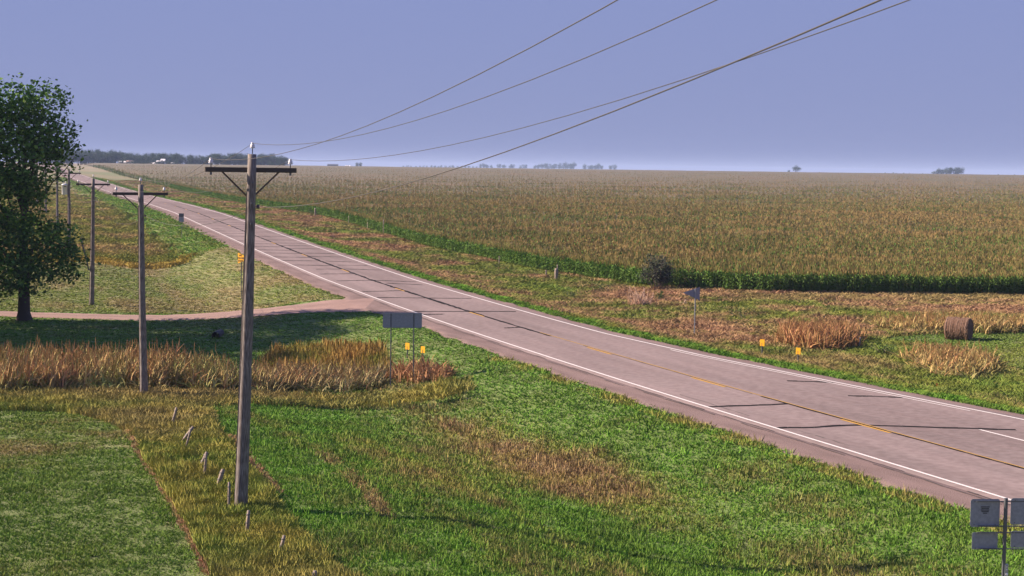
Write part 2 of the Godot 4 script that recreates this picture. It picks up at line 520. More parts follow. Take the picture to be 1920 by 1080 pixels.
func road():
	var lane := func(d: float, D: float) -> Color:
		var k := 0.200 + 0.022 * n2.get_noise_2d(d * 3.0, D * 0.3) + 0.035 * n1.get_noise_2d(d * 6.0, D * 0.8)
		if d > LANES * 0.5: k -= 0.012
		for t in [0.9, 2.6, 4.5, 6.2]: k -= 0.014 * exp(-pow((d - t) / 0.35, 2.0))   # tyre-polished tracks
		return Color(k * 1.12, k * 0.92, k * 0.92)
	var r := build(ribbon(func(_D): return -0.35, func(D): return LANES + taper(D) + 0.45, 8, 1500, 1.2, 0.0, lane, 24, 0.06), "road", M.road, null, false)
	structure(r, "two-lane asphalt highway with sealed cracks")
	var stone := func(d: float, D: float) -> Color:
		var k := 0.29 + 0.09 * n2.get_noise_2d(d * 4.0, D)
		return Color(k * 1.12, k * 0.86, k * 0.82)
	var ls := build(ribbon(func(D): return -1.95 + 0.45 * n2.get_noise_2d(3.0, D * 1.3) - 0.5 * exp(-pow((D - 105.0) / 4.0, 2.0)), func(_D): return -0.30, 8, 700, 0.6, -0.012, stone, 5, 0.09), "road_shoulder", M.gravel, null, false)
	structure(ls, "pinkish crumbling shoulder on the power-line side of the highway")
	var rs := build(ribbon(func(D): return LANES + taper(D) + 0.42, func(D): return LANES + taper(D) + 1.05 + 0.3 * n2.get_noise_2d(8.0, D * 1.3), 8, 700, 0.6, -0.012, stone, 3, 0.09), "road_shoulder", M.gravel, null, false)
	structure(rs, "narrow gravel shoulder on the cornfield side of the highway")
	# painted lines
	build(ribbon(func(_D): return -0.06, func(_D): return 0.06, 8, 900, 1.2, 0.010), "edge_line", M.white_paint, r, false)
	build(ribbon(func(D): return LANES + taper(D) - 0.06, func(D): return LANES + taper(D) + 0.06, 8, 900, 1.2, 0.010), "edge_line", M.white_paint, r, false)
	build(ribbon(func(_D): return LANES - 0.04, func(_D): return LANES + 0.07, 8, 57.4, 1.2, 0.010), "edge_line", M.white_paint, r, false)
	build(ribbon(func(D): return LANES + taper(D) - 0.42, func(D): return LANES + taper(D) - 0.34, 62, 82, 1.2, 0.010), "edge_line", M.white_paint, r, false)
	var mid := LANES * 0.5
	build(ribbon(func(_D): return mid + 0.10, func(D): return mid + 0.19 + 0.02 * n2.get_noise_2d(0, D * 9.0), 8, 90, 1.0, 0.010), "centre_line", M.worn_yellow, r, false)
	var D := 10.0
	while D < 320.0:
		if D > 90.0: D += 8.0
		var a := D
		build(ribbon(func(_D): return mid - 0.15, func(_D): return mid - 0.02, a, a + 3.0, 0.8, 0.010), "centre_dash", M.yellow_paint, r, false)
		D += 11.6
	# tar over the cracks: across the lanes where the photograph shows them, then at the same rhythm further off
	for c in [[774, 584, 967, 584], [707, 558, 884, 559.5], [679, 546.7, 760, 545], [631, 526.7, 700, 525.5], [700, 525.5, 782, 528.4], [724, 531, 791, 534], [600, 514, 667, 513], [592, 504.5, 655, 504.5], [655, 504.5, 716, 506.5],
			[633, 497, 689, 498], [611, 489.5, 671, 491.5], [1325, 763, 1480, 757], [1460, 803, 1622, 797], [1622, 797, 1905, 806], [1475, 714, 1560, 717], [1590, 742, 1690, 745], [790, 590, 832, 589], [945, 615, 975, 614]]:
		var p := at_depth_road(c[0], c[1])
		var q := at_depth_road(c[2], c[3])
		var pts := []
		for k in 9:
			var t := k / 8.0
			pts.append([lerpf(p.x, q.x, t) , lerpf(p.y, q.y, t) + 0.16 * n2.get_noise_2d(c[0] + t * 9.0, c[1])])
		build(strip_path(pts, 0.40 if p.y > 80.0 else 0.27, 0.006, 0.5), "crack_seal", M.tar, r, false)
	D = 146.0
	while D < 330.0:
		for side in 2:
			if rng.randf() < 0.9:
				var lo := 0.0 if side == 0 else mid
				var o := rng.randf() * 3.0 * side
				var pts := []
				for k in 6: pts.append([lo + k / 5.0 * mid, D + o + 0.25 * n2.get_noise_2d(k * 2.0, D)])
				build(strip_path(pts, 0.50, 0.006, 0.5), "crack_seal", M.tar, r, false)
		D += 4.6 + rng.randf() * 1.5
	# the lengthwise joint in the middle, and the broken edge along the shoulder
	for run in [[10, 66, 0.11], [66, 84, 0.03], [88, 100, 0.22], [100, 131, 0.30], [131, 172, 0.28], [172, 300, 0.24]]:
		var pts := []
		var s: float = run[0]
		while s <= run[1]:
			pts.append([mid + 0.03 + 0.06 * n2.get_noise_2d(40.0, s * 1.5), s]); s += 0.7
		build(strip_path(pts, run[2], 0.007, 0.7), "joint_seal", M.tar, r, false)
	for off in [-0.42, -0.62, 0.55]:
		var s := 12.0
		while s < 120.0:
			var run_end := s + rng.randf_range(2.0, 7.0)
			var pts := []
			while s < run_end:
				pts.append([off + 0.10 * n2.get_noise_2d(off * 90.0, s * 1.8), s]); s += 0.5
			if pts.size() > 2 and (off < 0 or rng.randf() < 0.25): build(strip_path(pts, 0.05, 0.006, 1.2), "edge_crack", M.crack, r, false)
			s += rng.randf_range(0.5, 3.0)
func at_depth_road(u: float, v: float) -> Vector2:   # a pixel of the road surface as (d, D)
	var r := ray(u, v)
	var y := 0.0
	var q := Vector3()
	for i in 40:
		q = Vector3(0, EYE, 0) + r * ((y - EYE) / r.y)
		y = lerpf(y, rise(-q.z), 0.4)
	return Vector2(lateral(q.x, -q.z), -q.z)

func drive():
	var st := mb()
	var rows := 70
	for j in rows + 1:
		var x := lerpf(-5.8, -75.0, pow(j / float(rows), 1.4))
		var D := drive_D(x)
		var d := lateral(x, D)
		var half := 2.0 + 7.0 * exp((d + 1.5) / 5.0) + 0.25 * n2.get_noise_2d(x * 0.7, 3.0)
		for i in 9:
			var t := i / 8.0
			var DD := D + lerpf(-1.6 - (half - 2.0) * 0.35, half, t)
			var k := 0.42 + 0.10 * n2.get_noise_2d(x * 2.0, DD * 4.0)
			if x < -12.0 and absf(t - 0.5) < 0.1: k *= 0.82
			st.set_color(Color(k * 1.10, k * 0.80, k * 0.72))
			var y := ground(x, DD)
			var edge := absf(t - 0.5) * 2.0
			st.add_vertex(Vector3(x, maxf(y, ground(x, D)) + (0.05 if edge < 0.9 else -0.05), -DD))
	for j in rows:
		for i in 8:
			var k := j * 9 + i
			st.add_index(k); st.add_index(k + 1); st.add_index(k + 9)
			st.add_index(k + 1); st.add_index(k + 10); st.add_index(k + 9)
	structure(build(st, "gravel_drive", M.gravel, null, false), "pink gravel drive leaving the highway behind the shaded lawn")
func on_drive(x: float, D: float) -> bool:
	var c := drive_D(x)
	var d := lateral(x, c)
	var half := 2.0 + 7.0 * exp((d + 1.5) / 5.0)
	return x < -4.0 and D > c - 1.5 - (half - 2.0) * 0.33 and D < c + half * 0.97

# ---------------------------------------------------------------- plants as copies
func blade(st: SurfaceTool, root: Vector3, tip: Vector3, bend: Vector3, w: float, c0: Color, c1: Color, segs := 2):
	st.set_smooth_group(-1)
	var s := (tip - root).cross(Vector3(rng.randf() - 0.5, 0.2, rng.randf() - 0.5)).normalized() * w * 0.5
	var prev_l := root - s
	var prev_r := root + s
	for k in range(1, segs + 1):
		var t := float(k) / segs
		var p := root.lerp(tip, t) + bend * sin(t * PI) 
		var ww := 1.0 - t * t
		var ca := c0.lerp(c1, (k - 1.0) / segs)
		var cb := c0.lerp(c1, t)
		if k == segs:
			st.set_color(ca); st.add_vertex(prev_l); st.set_color(cb); st.add_vertex(p); st.set_color(ca); st.add_vertex(prev_r)
		else:
			var l := p - s * ww
			var r := p + s * ww
			st.set_color(ca); st.add_vertex(prev_l); st.set_color(cb); st.add_vertex(l); st.add_vertex(r)
			st.set_color(ca); st.add_vertex(prev_l); st.set_color(cb); st.add_vertex(r); st.set_color(ca); st.add_vertex(prev_r)
			prev_l = l; prev_r = r
func mesh_of(st: SurfaceTool, m: Material) -> ArrayMesh:
	st.generate_normals()
	var a := st.commit()
	a.surface_set_material(0, m)
	return a
func tuft(n: int, radius: float, lean: float, w: float, m: Material, segs: int) -> ArrayMesh:
	var st := mb()
	for i in n:
		var a := rng.randf() * TAU
		var r := radius * sqrt(rng.randf())
		var root := Vector3(cos(a) * r, -0.1, sin(a) * r)
		var b := rng.randf() * TAU
		var h := rng.randf_range(0.6, 1.1)
		var out := Vector3(cos(b), 0, sin(b)) * lean * rng.randf_range(0.3, 1.2)
		var k := rng.randf_range(0.6, 1.45)
		blade(st, root, root + out + Vector3(0, h + 0.1, 0), Vector3(-out.x * 0.25, h * 0.12, -out.z * 0.25), w * rng.randf_range(0.7, 1.3), Color(k, k, k), Color(k, k, k), segs)
	return mesh_of(st, m)
class Bag:
	var data := PackedFloat32Array()
var heap := {}
func put(key: String, where: Vector3, sx: float, sy: float, c: Color):
	if not heap.has(key): heap[key] = Bag.new()
	var bag: Bag = heap[key]
	var a := rng.randf() * TAU
	var co := cos(a)
	var si := sin(a)
	var k := rng.randf_range(0.62, 1.42) if key.length() > 1 else rng.randf_range(0.85, 1.18)
	bag.data.append_array(PackedFloat32Array([co * sx, 0, si * sx, where.x, 0, sy, 0, where.y, -si * sx, 0, co * sx, where.z, c.r * k, c.g * k, c.b * k, 1]))
func lay(key: String, called: String, mesh: Mesh, label: String, category: String, parent: Node = null) -> MultiMeshInstance3D:
	var mm := MultiMesh.new()
	mm.transform_format = MultiMesh.TRANSFORM_3D
	mm.use_colors = true
	mm.mesh = mesh
	var bag: Bag = heap[key]
	var buf := bag.data
	print(called, " ", buf.size() / 16)
	mm.instance_count = buf.size() / 16
	mm.buffer = buf
	heap.erase(key)
	var o := MultiMeshInstance3D.new()
	o.multimesh = mm
	o.set_meta("kind", "stuff")
	if parent:
		o.name = called
		parent.add_child(o, true)
	else:
		o.name = numbered(called)
		add_child(o)
		tag(o, label, category, "", "stuff")
	return o

func meadow():
	var short_m := tuft(9, 0.65, 0.9, 0.26, M.grass, 1)     # unit sized: scaled by spacing and height
	var tall_m := tuft(10, 0.6, 0.6, 0.14, M.straw, 2)
	var weed_m := tuft(13, 0.75, 0.95, 0.17, M.grass, 2)
	var D := 34.0
	while D < 640.0:
		var s := clampf(D * 0.0027, 0.10, 1.7)
		var x := -0.35 * D - 2.0
		var x1 := 0.35 * D + 3.0
		while x < x1:
			var px := x + (rng.randf() - 0.5) * s * 1.3
			var pd := D + (rng.randf() - 0.5) * s * 1.3
			x += s
			var d := lateral(px, pd)
			if d > -1.85 + 0.45 * n2.get_noise_2d(3.0, pd * 1.3) and d < LANES + taper(pd) + 1.05: continue
			if d > 0.0 and pd > corn_front(px) + 1.0: continue
			if d < 0.0 and pd > 98.0 and pd < 125.0 and on_drive(px, pd): continue
			zone(px, pd)
			var y := ground(px, pd)
			var wide := s * (1.0 if zh < 0.2 else 1.25)
			if zh > 0.34 and rng.randf() < 0.35: continue
			if zl == "ditch_grass" and rng.randf() < 0.05:
				zh *= 2.4; wide *= 1.2
			put(zl, Vector3(px, y, -pd), wide, zh * rng.randf_range(0.7, 1.25) * (1.0 + s * 0.15), zc)
		D += s
	lay("lawn_grass", "lawn_grass", short_m, "short mown green lawn in the corner behind the weedy fence line", "grass")
	lay("ditch_grass", "ditch_grass", short_m, "green and straw-brown grass in the ditch between power poles and highway", "grass")
	lay("tall_weeds", "tall_weeds", weed_m, "rank yellow-green weeds along the old leaning fence posts", "weeds")
	lay("yard_grass", "yard_grass", short_m, "mown grass around the gravel drive under the big tree", "grass")
	lay("ochre_grass", "ochre_grass", tall_m, "patch of tall ochre grass beside the wide road sign", "grass")
	lay("verge_grass", "verge_grass", weed_m, "unmown tawny grass beyond the mown lawn on the pole side", "grass")
	lay("roadside_grass", "roadside_grass", weed_m, "tall reddish-tan and green grass between highway and cornfield", "grass")
	lay("hay_meadow_grass", "hay_meadow_grass", short_m, "close-cropped green hay meadow around the round bale", "grass")

# ---------------------------------------------------------------- reeds
func reed(green: Color, dry: Color, heads: bool) -> ArrayMesh:
	var st := mb()
	for i in 15:
		var a := rng.randf() * TAU
		var r := 0.24 * sqrt(rng.randf())
		var root := Vector3(cos(a) * r, -0.05, sin(a) * r)
		var b := rng.randf() * TAU
		var out := Vector3(cos(b), 0, sin(b)) * rng.randf_range(0.05, 0.55)
		var h := rng.randf_range(0.5, 1.05)
		var c := green.lerp(dry, rng.randf())
		if rng.randf() < 0.3: c = Color(0.36, 0.215, 0.135)
		c *= rng.randf_range(0.7, 1.25)
		if rng.randf() < 0.35: out *= 1.8; h *= 0.6
		blade(st, root, root + out + Vector3(0, h, 0), Vector3(-out.x * 0.3, h * 0.1, -out.z * 0.3), rng.randf_range(0.03, 0.075), c, c, 3)
	if heads:
		var p := Vector3(0.03, 0, 0.02)
		st.set_color(Color(0.19, 0.13, 0.075))
		tube(st, PackedVector3Array([p, p + Vector3(0.03, 0.78, 0.0), p + Vector3(0.04, 0.8, 0), p + Vector3(0.045, 0.93, 0), p + Vector3(0.05, 1.0, 0)]), PackedFloat32Array([0.004, 0.004, 0.011, 0.011, 0.003]), 4, false)
	return mesh_of(st, M.straw)
func stand(key: String, outline: Array, spacing: float, h: float, mesh: ArrayMesh, tint: Color, tint2: Color, label: String):
	var poly := plan(outline)
	var lo := poly[0]
	var hi := poly[0]
	for p in poly:
		lo = lo.min(p); hi = hi.max(p)
	var x := lo.x
	while x < hi.x:
		var D := lo.y
		while D < hi.y:
			var p := Vector2(x + rng.randf() * spacing, D + rng.randf() * spacing)
			var b := n2.get_noise_2dv(p * 1.5)
			if Geometry2D.is_point_in_polygon(p + Vector2(b, n1.get_noise_2dv(p * 3.0)) * 1.2, poly):
				p += Vector2(rng.randfn(), rng.randfn()) * 0.28
				var hh := h * (1.0 + 0.35 * b) * rng.randf_range(0.55, 1.2)
				put(key, Vector3(p.x, ground(p.x, p.y), -p.y), 0.7 + 0.5 * h, hh, tint.lerp(tint2, clampf(0.5 + 1.2 * b, 0, 1)))
			D += spacing
		x += spacing
	lay(key, "cattail_stand", mesh, label, "cattails")
func cattails():
	var a := reed(Color(0.13, 0.165, 0.055), Color(0.36, 0.285, 0.17), true)
	var b := reed(Color(0.26, 0.22, 0.10), Color(0.40, 0.26, 0.16), true)
	var W := Color(1, 1, 1)
	stand("c1", [[-150, 696], [0, 694], [140, 692], [330, 698], [420, 712], [448, 722], [446, 734], [300, 733], [0, 736], [-150, 736]], 0.25, 1.4, a, Color(0.78, 1.0, 0.72), Color(1.15, 0.93, 0.85), "broad dense stand of browning cattails around the second power pole")
	stand("c2", [[474, 712], [560, 706], [650, 712], [705, 706], [712, 722], [690, 736], [640, 740], [560, 738], [474, 733]], 0.27, 1.05, a, Color(0.8, 0.85, 0.8), Color(1.0, 0.9, 0.8), "low ragged cattails in the ditch below the wide grey sign")
	stand("c3", [[715, 704], [790, 690], [822, 700], [835, 716], [800, 720], [735, 718]], 0.25, 0.8, b, Color(1.1, 0.95, 0.9), Color(0.9, 0.85, 0.8), "bleached pinkish reeds around the posts of the wide grey sign")
	stand("c4", [[1468, 646], [1500, 656], [1540, 662], [1590, 655], [1600, 638], [1560, 630], [1490, 632]], 0.27, 1.3, b, Color(1.05, 0.95, 0.75), Color(1.0, 0.85, 0.75), "rusty orange clump of cattails beside the yellow markers")
	stand("c5", [[1722, 684], [1760, 706], [1800, 715], [1856, 706], [1862, 694], [1830, 678], [1750, 674]], 0.25, 1.08, a, Color(0.95, 1.05, 0.8), Color(1.15, 0.95, 0.8), "yellow clump of cattails in front of the round bale")
	stand("c6", [[1615, 612], [1700, 624], [1770, 626], [1990, 624], [1990, 612], [1700, 610]], 0.25, 1.0, a, Color(1.05, 1.05, 0.85), Color(1.2, 1.05, 0.85), "long pale strip of cattails behind the round bale")

# ---------------------------------------------------------------- corn
var cf_x := PackedFloat32Array([-700, -394, -181, -106, -82, -61, -35.3, -10.3, 2.1, 11, 20.9, 42, 400])
var cf_d := PackedFloat32Array([2500, 1459, 740, 500, 425, 360, 286, 192, 156.6, 138, 130.1, 130.7, 134])
func corn_front(x: float) -> float: return tab(cf_x, cf_d, x)
func corn_plant(dry: float) -> ArrayMesh:
	var st := mb()
	var leaf := Color(0.075, 0.145, 0.034)
	var tan := Color(0.25, 0.185, 0.08)
	st.set_color(Color(0.10, 0.13, 0.035))
	tube(st, PackedVector3Array([Vector3(0, -0.1, 0), Vector3(0.02, 0.85, 0.01)]), PackedFloat32Array([0.014, 0.009]), 3, false)
	for i in 10:
		var y := 0.14 + 0.068 * i
		var a := i * PI + rng.randf_range(-0.7, 0.7) + 0.6
		var l := rng.randf_range(0.26, 0.40) * (1.0 - 0.35 * absf(i - 4.5) / 4.5)
		var out := Vector3(cos(a), 0, sin(a)) * l
		var c := leaf.lerp(tan, clampf(dry * (0.05 + 0.8 * pow(i / 9.0, 1.5)) + rng.randf_range(-0.15, 0.12), 0, 0.9))
		blade(st, Vector3(0, y, 0), Vector3(0, y, 0) + out + Vector3(0, rng.randf_range(-0.10, 0.06), 0), Vector3(0, 0.11, 0), rng.randf_range(0.045, 0.07), c, c.lerp(tan, 0.25 * dry), 3)
	for i in 5:
		var a := rng.randf() * TAU
		var o := Vector3(cos(a), 0, sin(a)) * 0.07
		blade(st, Vector3(0.02, 0.82, 0.01), Vector3(0.02, 1.0 + rng.randf() * 0.06, 0.01) + o, Vector3.ZERO, 0.028, tan.lerp(leaf, 0.4 * (1 - dry)), tan, 1)
	return mesh_of(st, M.corn)
func corn():
	var green := corn_plant(0.12)
	var brown := corn_plant(0.95)
	var D := 129.5
	while D < 1150.0:
		var s := clampf(D * 0.0030, 0.42, 5.0)
		var x := -0.36 * D
		var x1 := 0.36 * D + 4.0
		while x < x1:
			var px := x + (rng.randf() - 0.5) * s * 0.9
			var pd := D + (rng.randf() - 0.5) * s * 0.9
			x += s
			if lateral(px, pd) < LANES + 10.0: continue
			var inside := minf(pd - corn_front(px), (px - corn_left(pd)) * 1.0)
			if inside < 0.0: continue
			var g := 0.55 * n1.get_noise_2d(px * 0.35, pd * 0.9) + 0.5 * n1.get_noise_2d(px * 1.3 + 90.0, pd * 2.2) + 0.35 * n2.get_noise_2d(px, pd)
			g += 0.5 * n3.get_noise_2d(px * 0.06, pd * 0.9)
			g += 0.55 * exp(-inside / 4.0) + 0.22 * smoothstep(185.0, 140.0, pd) * smoothstep(-20.0, 40.0, px) + 0.18 * smoothstep(280.0, 150.0, pd) + (rng.randf() - 0.5) * 0.5 - 0.02
			var h := 1.85 * rng.randf_range(0.88, 1.12) * (1.0 + 0.12 * n1.get_noise_2d(px * 0.6, pd * 0.6))
			var k := clampf(1.0 + 0.3 * n2.get_noise_2d(px * 0.6, pd * 0.6), 0.7, 1.3)
			put("g" if g > 0.06 else "b", Vector3(px, ground(px, pd), -pd), (1.5 + s * 0.6), h, Color(k, k, k) if g > 0.06 else Color(k * 1.02, k * 0.97, k))
		D += s
	# a second pass thickens the outer rows, which are seen from the side
	var x := -110.0
	while x < 62.0:
		var f := corn_front(x)
		for r in 3:
			if rng.randf() < 0.8:
				var px := x + rng.randf() * 0.1 + r * 0.25
				var pd := f + 0.3 + r * 0.7 * (0.4 if x > 15 else 1.0) + rng.randf() * 0.3
				put("g", Vector3(px, ground(px, pd), -pd), 1.5, 1.85 * rng.randf_range(0.85, 1.08), Color(1.25, 1.3, 1.2))
		x += 0.055 if x < 12.0 else 0.16
	var st := mb()
	var ds := PackedFloat32Array()
	D = 131.8
	while D < 1440.0:
		ds.append(D); D += maxf(0.8, D * 0.006)
	var cols := 110
	for dd in ds:
		var x0 := corn_left(dd) + 1.2
		var xe := 0.45 * dd + 20.0
		for i in cols + 1:
			var px := lerpf(x0, xe, i / float(cols))
			var far := smoothstep(250.0, 900.0, dd)
			var g := clampf(0.45 + 0.9 * n1.get_noise_2d(px * 0.35, dd * 0.9) + 0.7 * n1.get_noise_2d(px * 1.3 + 90.0, dd * 2.2), 0, 1)
			st.set_color(Color(0.19, 0.14, 0.075).lerp(Color(0.075, 0.105, 0.032), g * 0.75 ))
			st.add_vertex(Vector3(px, ground(px, dd) + (1.25 if i > 0 else 0.3) + far * 0.45 + 0.25 * n2.get_noise_2d(px * 2.0, dd * 2.0) - (0.9 if dd < 132.5 else 0.0), -dd))
	for j in ds.size() - 1:
		for i in cols:
			var k := j * (cols + 1) + i
			st.add_index(k); st.add_index(k + cols + 1); st.add_index(k + 1)
			st.add_index(k + 1); st.add_index(k + cols + 1); st.add_index(k + cols + 2)
	var field := thing("corn_field", Vector3.ZERO, "vast field of ripening corn, green at its edge and browning on top", "corn field")
	field.set_meta("kind", "stuff")
	var c := build(st, "canopy", M.cover, field, false)
	c.set_meta("kind", "stuff")
	lay("g", "green_corn", green, "", "", field)
	lay("b", "browning_corn", brown, "", "", field)
func corn_left(D: float) -> float:
	# the field's edge along the highway, as x for a depth
	var n := cf_x.size()
	for i in range(1, n - 2):
		if D >= cf_d[i] : return cf_x[i - 1] + (D - cf_d[i - 1]) * (cf_x[i] - cf_x[i - 1]) / (cf_d[i] - cf_d[i - 1])
	return cf_x[n - 4] if D > 130.0 else 400.0

# ---------------------------------------------------------------- trees
func leaves(lobes: Array, per: float, size: float, cols: Array, hollow := 0.55) -> SurfaceTool:
	# lobes: [centre, radius]; leaf-sized faces in sprays through each lobe, denser towards its outside
	var st := mb()
	st.set_smooth_group(-1)
	for l in lobes:
		var c: Vector3 = l[0]
		var r: float = l[1]
		var sprays := int(per * r * r)
		for s in sprays:
			var dir := Vector3(rng.randfn(), rng.randfn(), rng.randfn()).normalized()
			var q := c + dir * r * pow(rng.randf_range(hollow * hollow, 1.0), 0.5) * Vector3(1, 0.92, 1)
			q += dir * 0.3 * n2.get_noise_3dv(q * 4.0) * r
			var base: Color = cols[rng.randi() % cols.size()]
			for k in 7:
				var p := q + Vector3(rng.randfn(), rng.randfn() * 0.8, rng.randfn()) * size * 1.5
				var a := Vector3(rng.randfn(), rng.randfn() * 0.6, rng.randfn()).normalized()
				var b := a.cross(Vector3(rng.randfn(), rng.randfn() + 0.8, rng.randfn())).normalized()
				var z := size * rng.randf_range(0.6, 1.2)
				var j := rng.randf_range(0.8, 1.25)
				st.set_color(Color(base.r * j, base.g * j, base.b * j))
				quad(st, p - a * z * 0.6, p + b * z * 0.38, p + a * z * 0.6, p - b * z * 0.38)
	return st
func limb(st: SurfaceTool, a: Vector3, b: Vector3, r0: float, r1: float, n := 5, wob := 0.25):
	var pts := PackedVector3Array()
	var rs := PackedFloat32Array()
	for i in n + 1:
		var t := i / float(n)
		pts.append(a.lerp(b, t) + Vector3(rng.randf() - 0.5, 0, rng.randf() - 0.5) * wob * sin(t * PI) * a.distance_to(b) * 0.3)
		rs.append(lerpf(r0, r1, t))
	tube(st, pts, rs, 7, true, 0.15)
func big_tree(called: String, foot: Vector3, lobes: Array, label: String, dense: float) -> Node3D:
	var t := thing(called, foot, label, "tree")
	var st := mb()
	var top := Vector3(0.3, 8.5, 0)
	tube(st, PackedVector3Array([Vector3(0.05, -0.3, 0), Vector3(0.02, 0.0, 0), Vector3(0, 0.5, 0), Vector3(0.02, 2.2, 0), Vector3(0.05, 4.5, 0.1), Vector3(0.1, 6.5, 0), top]), PackedFloat32Array([0.62, 0.55, 0.40, 0.36, 0.30, 0.22, 0.12]), 11, true, 0.12)
	build(st, "trunk", M.bark, t, false)
	for l in lobes:
		var c: Vector3 = l[0]
		var s2 := mb()
		var from := Vector3(0.05, clampf(c.y * 0.62, 2.0, 8.0), 0)
		limb(s2, from, c + Vector3(0, l[1] * 0.3, 0), clampf(0.05 * l[1] + 0.03, 0.05, 0.2), 0.025, 5, 0.3)
		build(s2, "limb", M.bark, t, false)
	build(leaves(lobes, dense, 0.25, [Color(0.065, 0.130, 0.034), Color(0.090, 0.175, 0.042), Color(0.140, 0.235, 0.050), Color(0.055, 0.105, 0.034)], 0.72), "crown", M.leaf, t)
	return t
func trees():
	var foot := at(45, 600)
	var px := 3000.0 / -foot.z
	var lobes := []
	for l in [[28, 190, 40, 0.5], [86, 192, 36, -0.4], [40, 245, 62, -0.8], [98, 250, 44, 0.6], [60, 305, 66, 1.0], [118, 268, 24, 0], [0, 275, 76, -1.5], [-60, 230, 76, 0.5], [-75, 335, 86, -0.6], [18, 372, 62, 0.4], [64, 350, 24, 0.8],
			[112, 448, 38, 0.6], [62, 462, 64, -1.2], [0, 470, 76, 1.4], [-75, 460, 84, 0.2], [128, 490, 32, -0.3], [66, 516, 36, 1.2], [-15, 524, 40, -0.5], [-80, 515, 50, 0.8], [146, 297, 9, 0.2]]:
		lobes.append([Vector3((l[0] + 3.0 - 45) / px, (600 - l[1]) / px, l[3] * 0.7 + 0.7), l[2] * 1.07 / px])
	big_tree("shade_tree", foot, lobes, "tall leafy tree with dark trunk beside the gravel drive", 50.0)
	# its neighbours, out of the frame, whose shade lies across the lawn
	for k in [[Vector3(-41.5, 0, -100.5), 1.2], [Vector3(-46, 0, -95.5), 1.3], [Vector3(-38.5, 0, -95.5), 0.85]]:
		var at_: Vector3 = k[0]
		at_.y = ground(at_.x, -at_.z)
		var l2 := []
		for i in 11:
			var h := 3.0 + i * 1.05
			l2.append([Vector3(rng.randf_range(-2.6, 2.6), h, rng.randf_range(-2.4, 2.4)) * k[1], rng.randf_range(1.7, 2.6) * k[1]])
		big_tree("shade_tree", at_, l2, "leafy tree standing in the yard before the tall one" if k[1] == 1.2 else "biggest leafy tree of the shaded yard" if k[1] == 1.3 else "low leafy tree of the shaded yard", 60.0)
	# bare-looking shrub in front of the corn
	var s0 := at(1232, 527)
	s0 = at_depth(1232, 527, corn_front(s0.x) - 1.7)
	s0.y = ground(s0.x, -s0.z)
	var b := thing("bare_shrub", s0, "dark twiggy half-bare shrub growing at the edge of the corn", "shrub")
	var st := mb()
	var tips := []
	for i in 26:
		var a := rng.randf() * TAU
		var h := rng.randf_range(1.2, 3.1)
		var spread := rng.randf_range(0.2, 1.9) * (1.25 - h / 4.5)
		var tip := Vector3(cos(a) * spread, h, sin(a) * spread * 0.8)
		limb(st, Vector3(cos(a) * 0.15, -0.1, sin(a) * 0.15), tip, 0.035, 0.008, 4, 0.35)
		tips.append(tip)
		for j in 5:
			var f := tip * rng.randf_range(0.35, 0.95)
			var e := f + Vector3(rng.randfn() * 0.35, rng.randf_range(0.05, 0.5), rng.randfn() * 0.35)
			limb(st, f, e, 0.014, 0.005, 2, 0.2)
			tips.append(e)
	build(st, "branches", M.twig, b, false)
	var lo := []
	for tp in tips: lo.append([tp * 0.95, 0.25])
	build(leaves(lo, 90.0, 0.12, [Color(0.045, 0.060, 0.034), Color(0.055, 0.060, 0.040), Color(0.035, 0.055, 0.028)], 0.1), "foliage", M.far_leaf, b)
	# low green bushes in the road ditch
	for k in [[1072, 560, 0.55, "small round dark-green bush in the grass across from the drive"], [1128, 548, 0.6, "grey-green bush at the foot of the brush pile"], [1232, 566, 0.5, "low scrubby bush right of the brush pile"], [722, 436, 0.9, "dark bush on the fence line along the far corn"], [590, 404, 0.8, "dark lone bush between highway and corn beyond the fence posts"], [1660, 668, 0.45, "little grey-green bush among dead weeds near the bale meadow"], [1395, 600, 0.5, "weedy bush in the ditch beyond the pennant sign"]]:
		var p := at(k[0], k[1])
		var q := thing("bush", p, k[3], "bush")
		var w := mb()
		var rr: float = k[2]
		var lb := []
		for i in 6:
			var c := Vector3(rng.randfn() * rr * 0.6, rr * rng.randf_range(0.4, 1.1), rng.randfn() * rr * 0.6)
			limb(w, Vector3(0, -0.1, 0), c, 0.02, 0.008, 3, 0.2)
			lb.append([c, rr * rng.randf_range(0.4, 0.7)])
		build(w, "stems", M.twig, q, false)
		build(leaves(lb, 90.0, 0.10, [Color(0.05, 0.085, 0.03), Color(0.07, 0.11, 0.035), Color(0.09, 0.10, 0.05)], 0.2), "foliage", M.leaf, q)

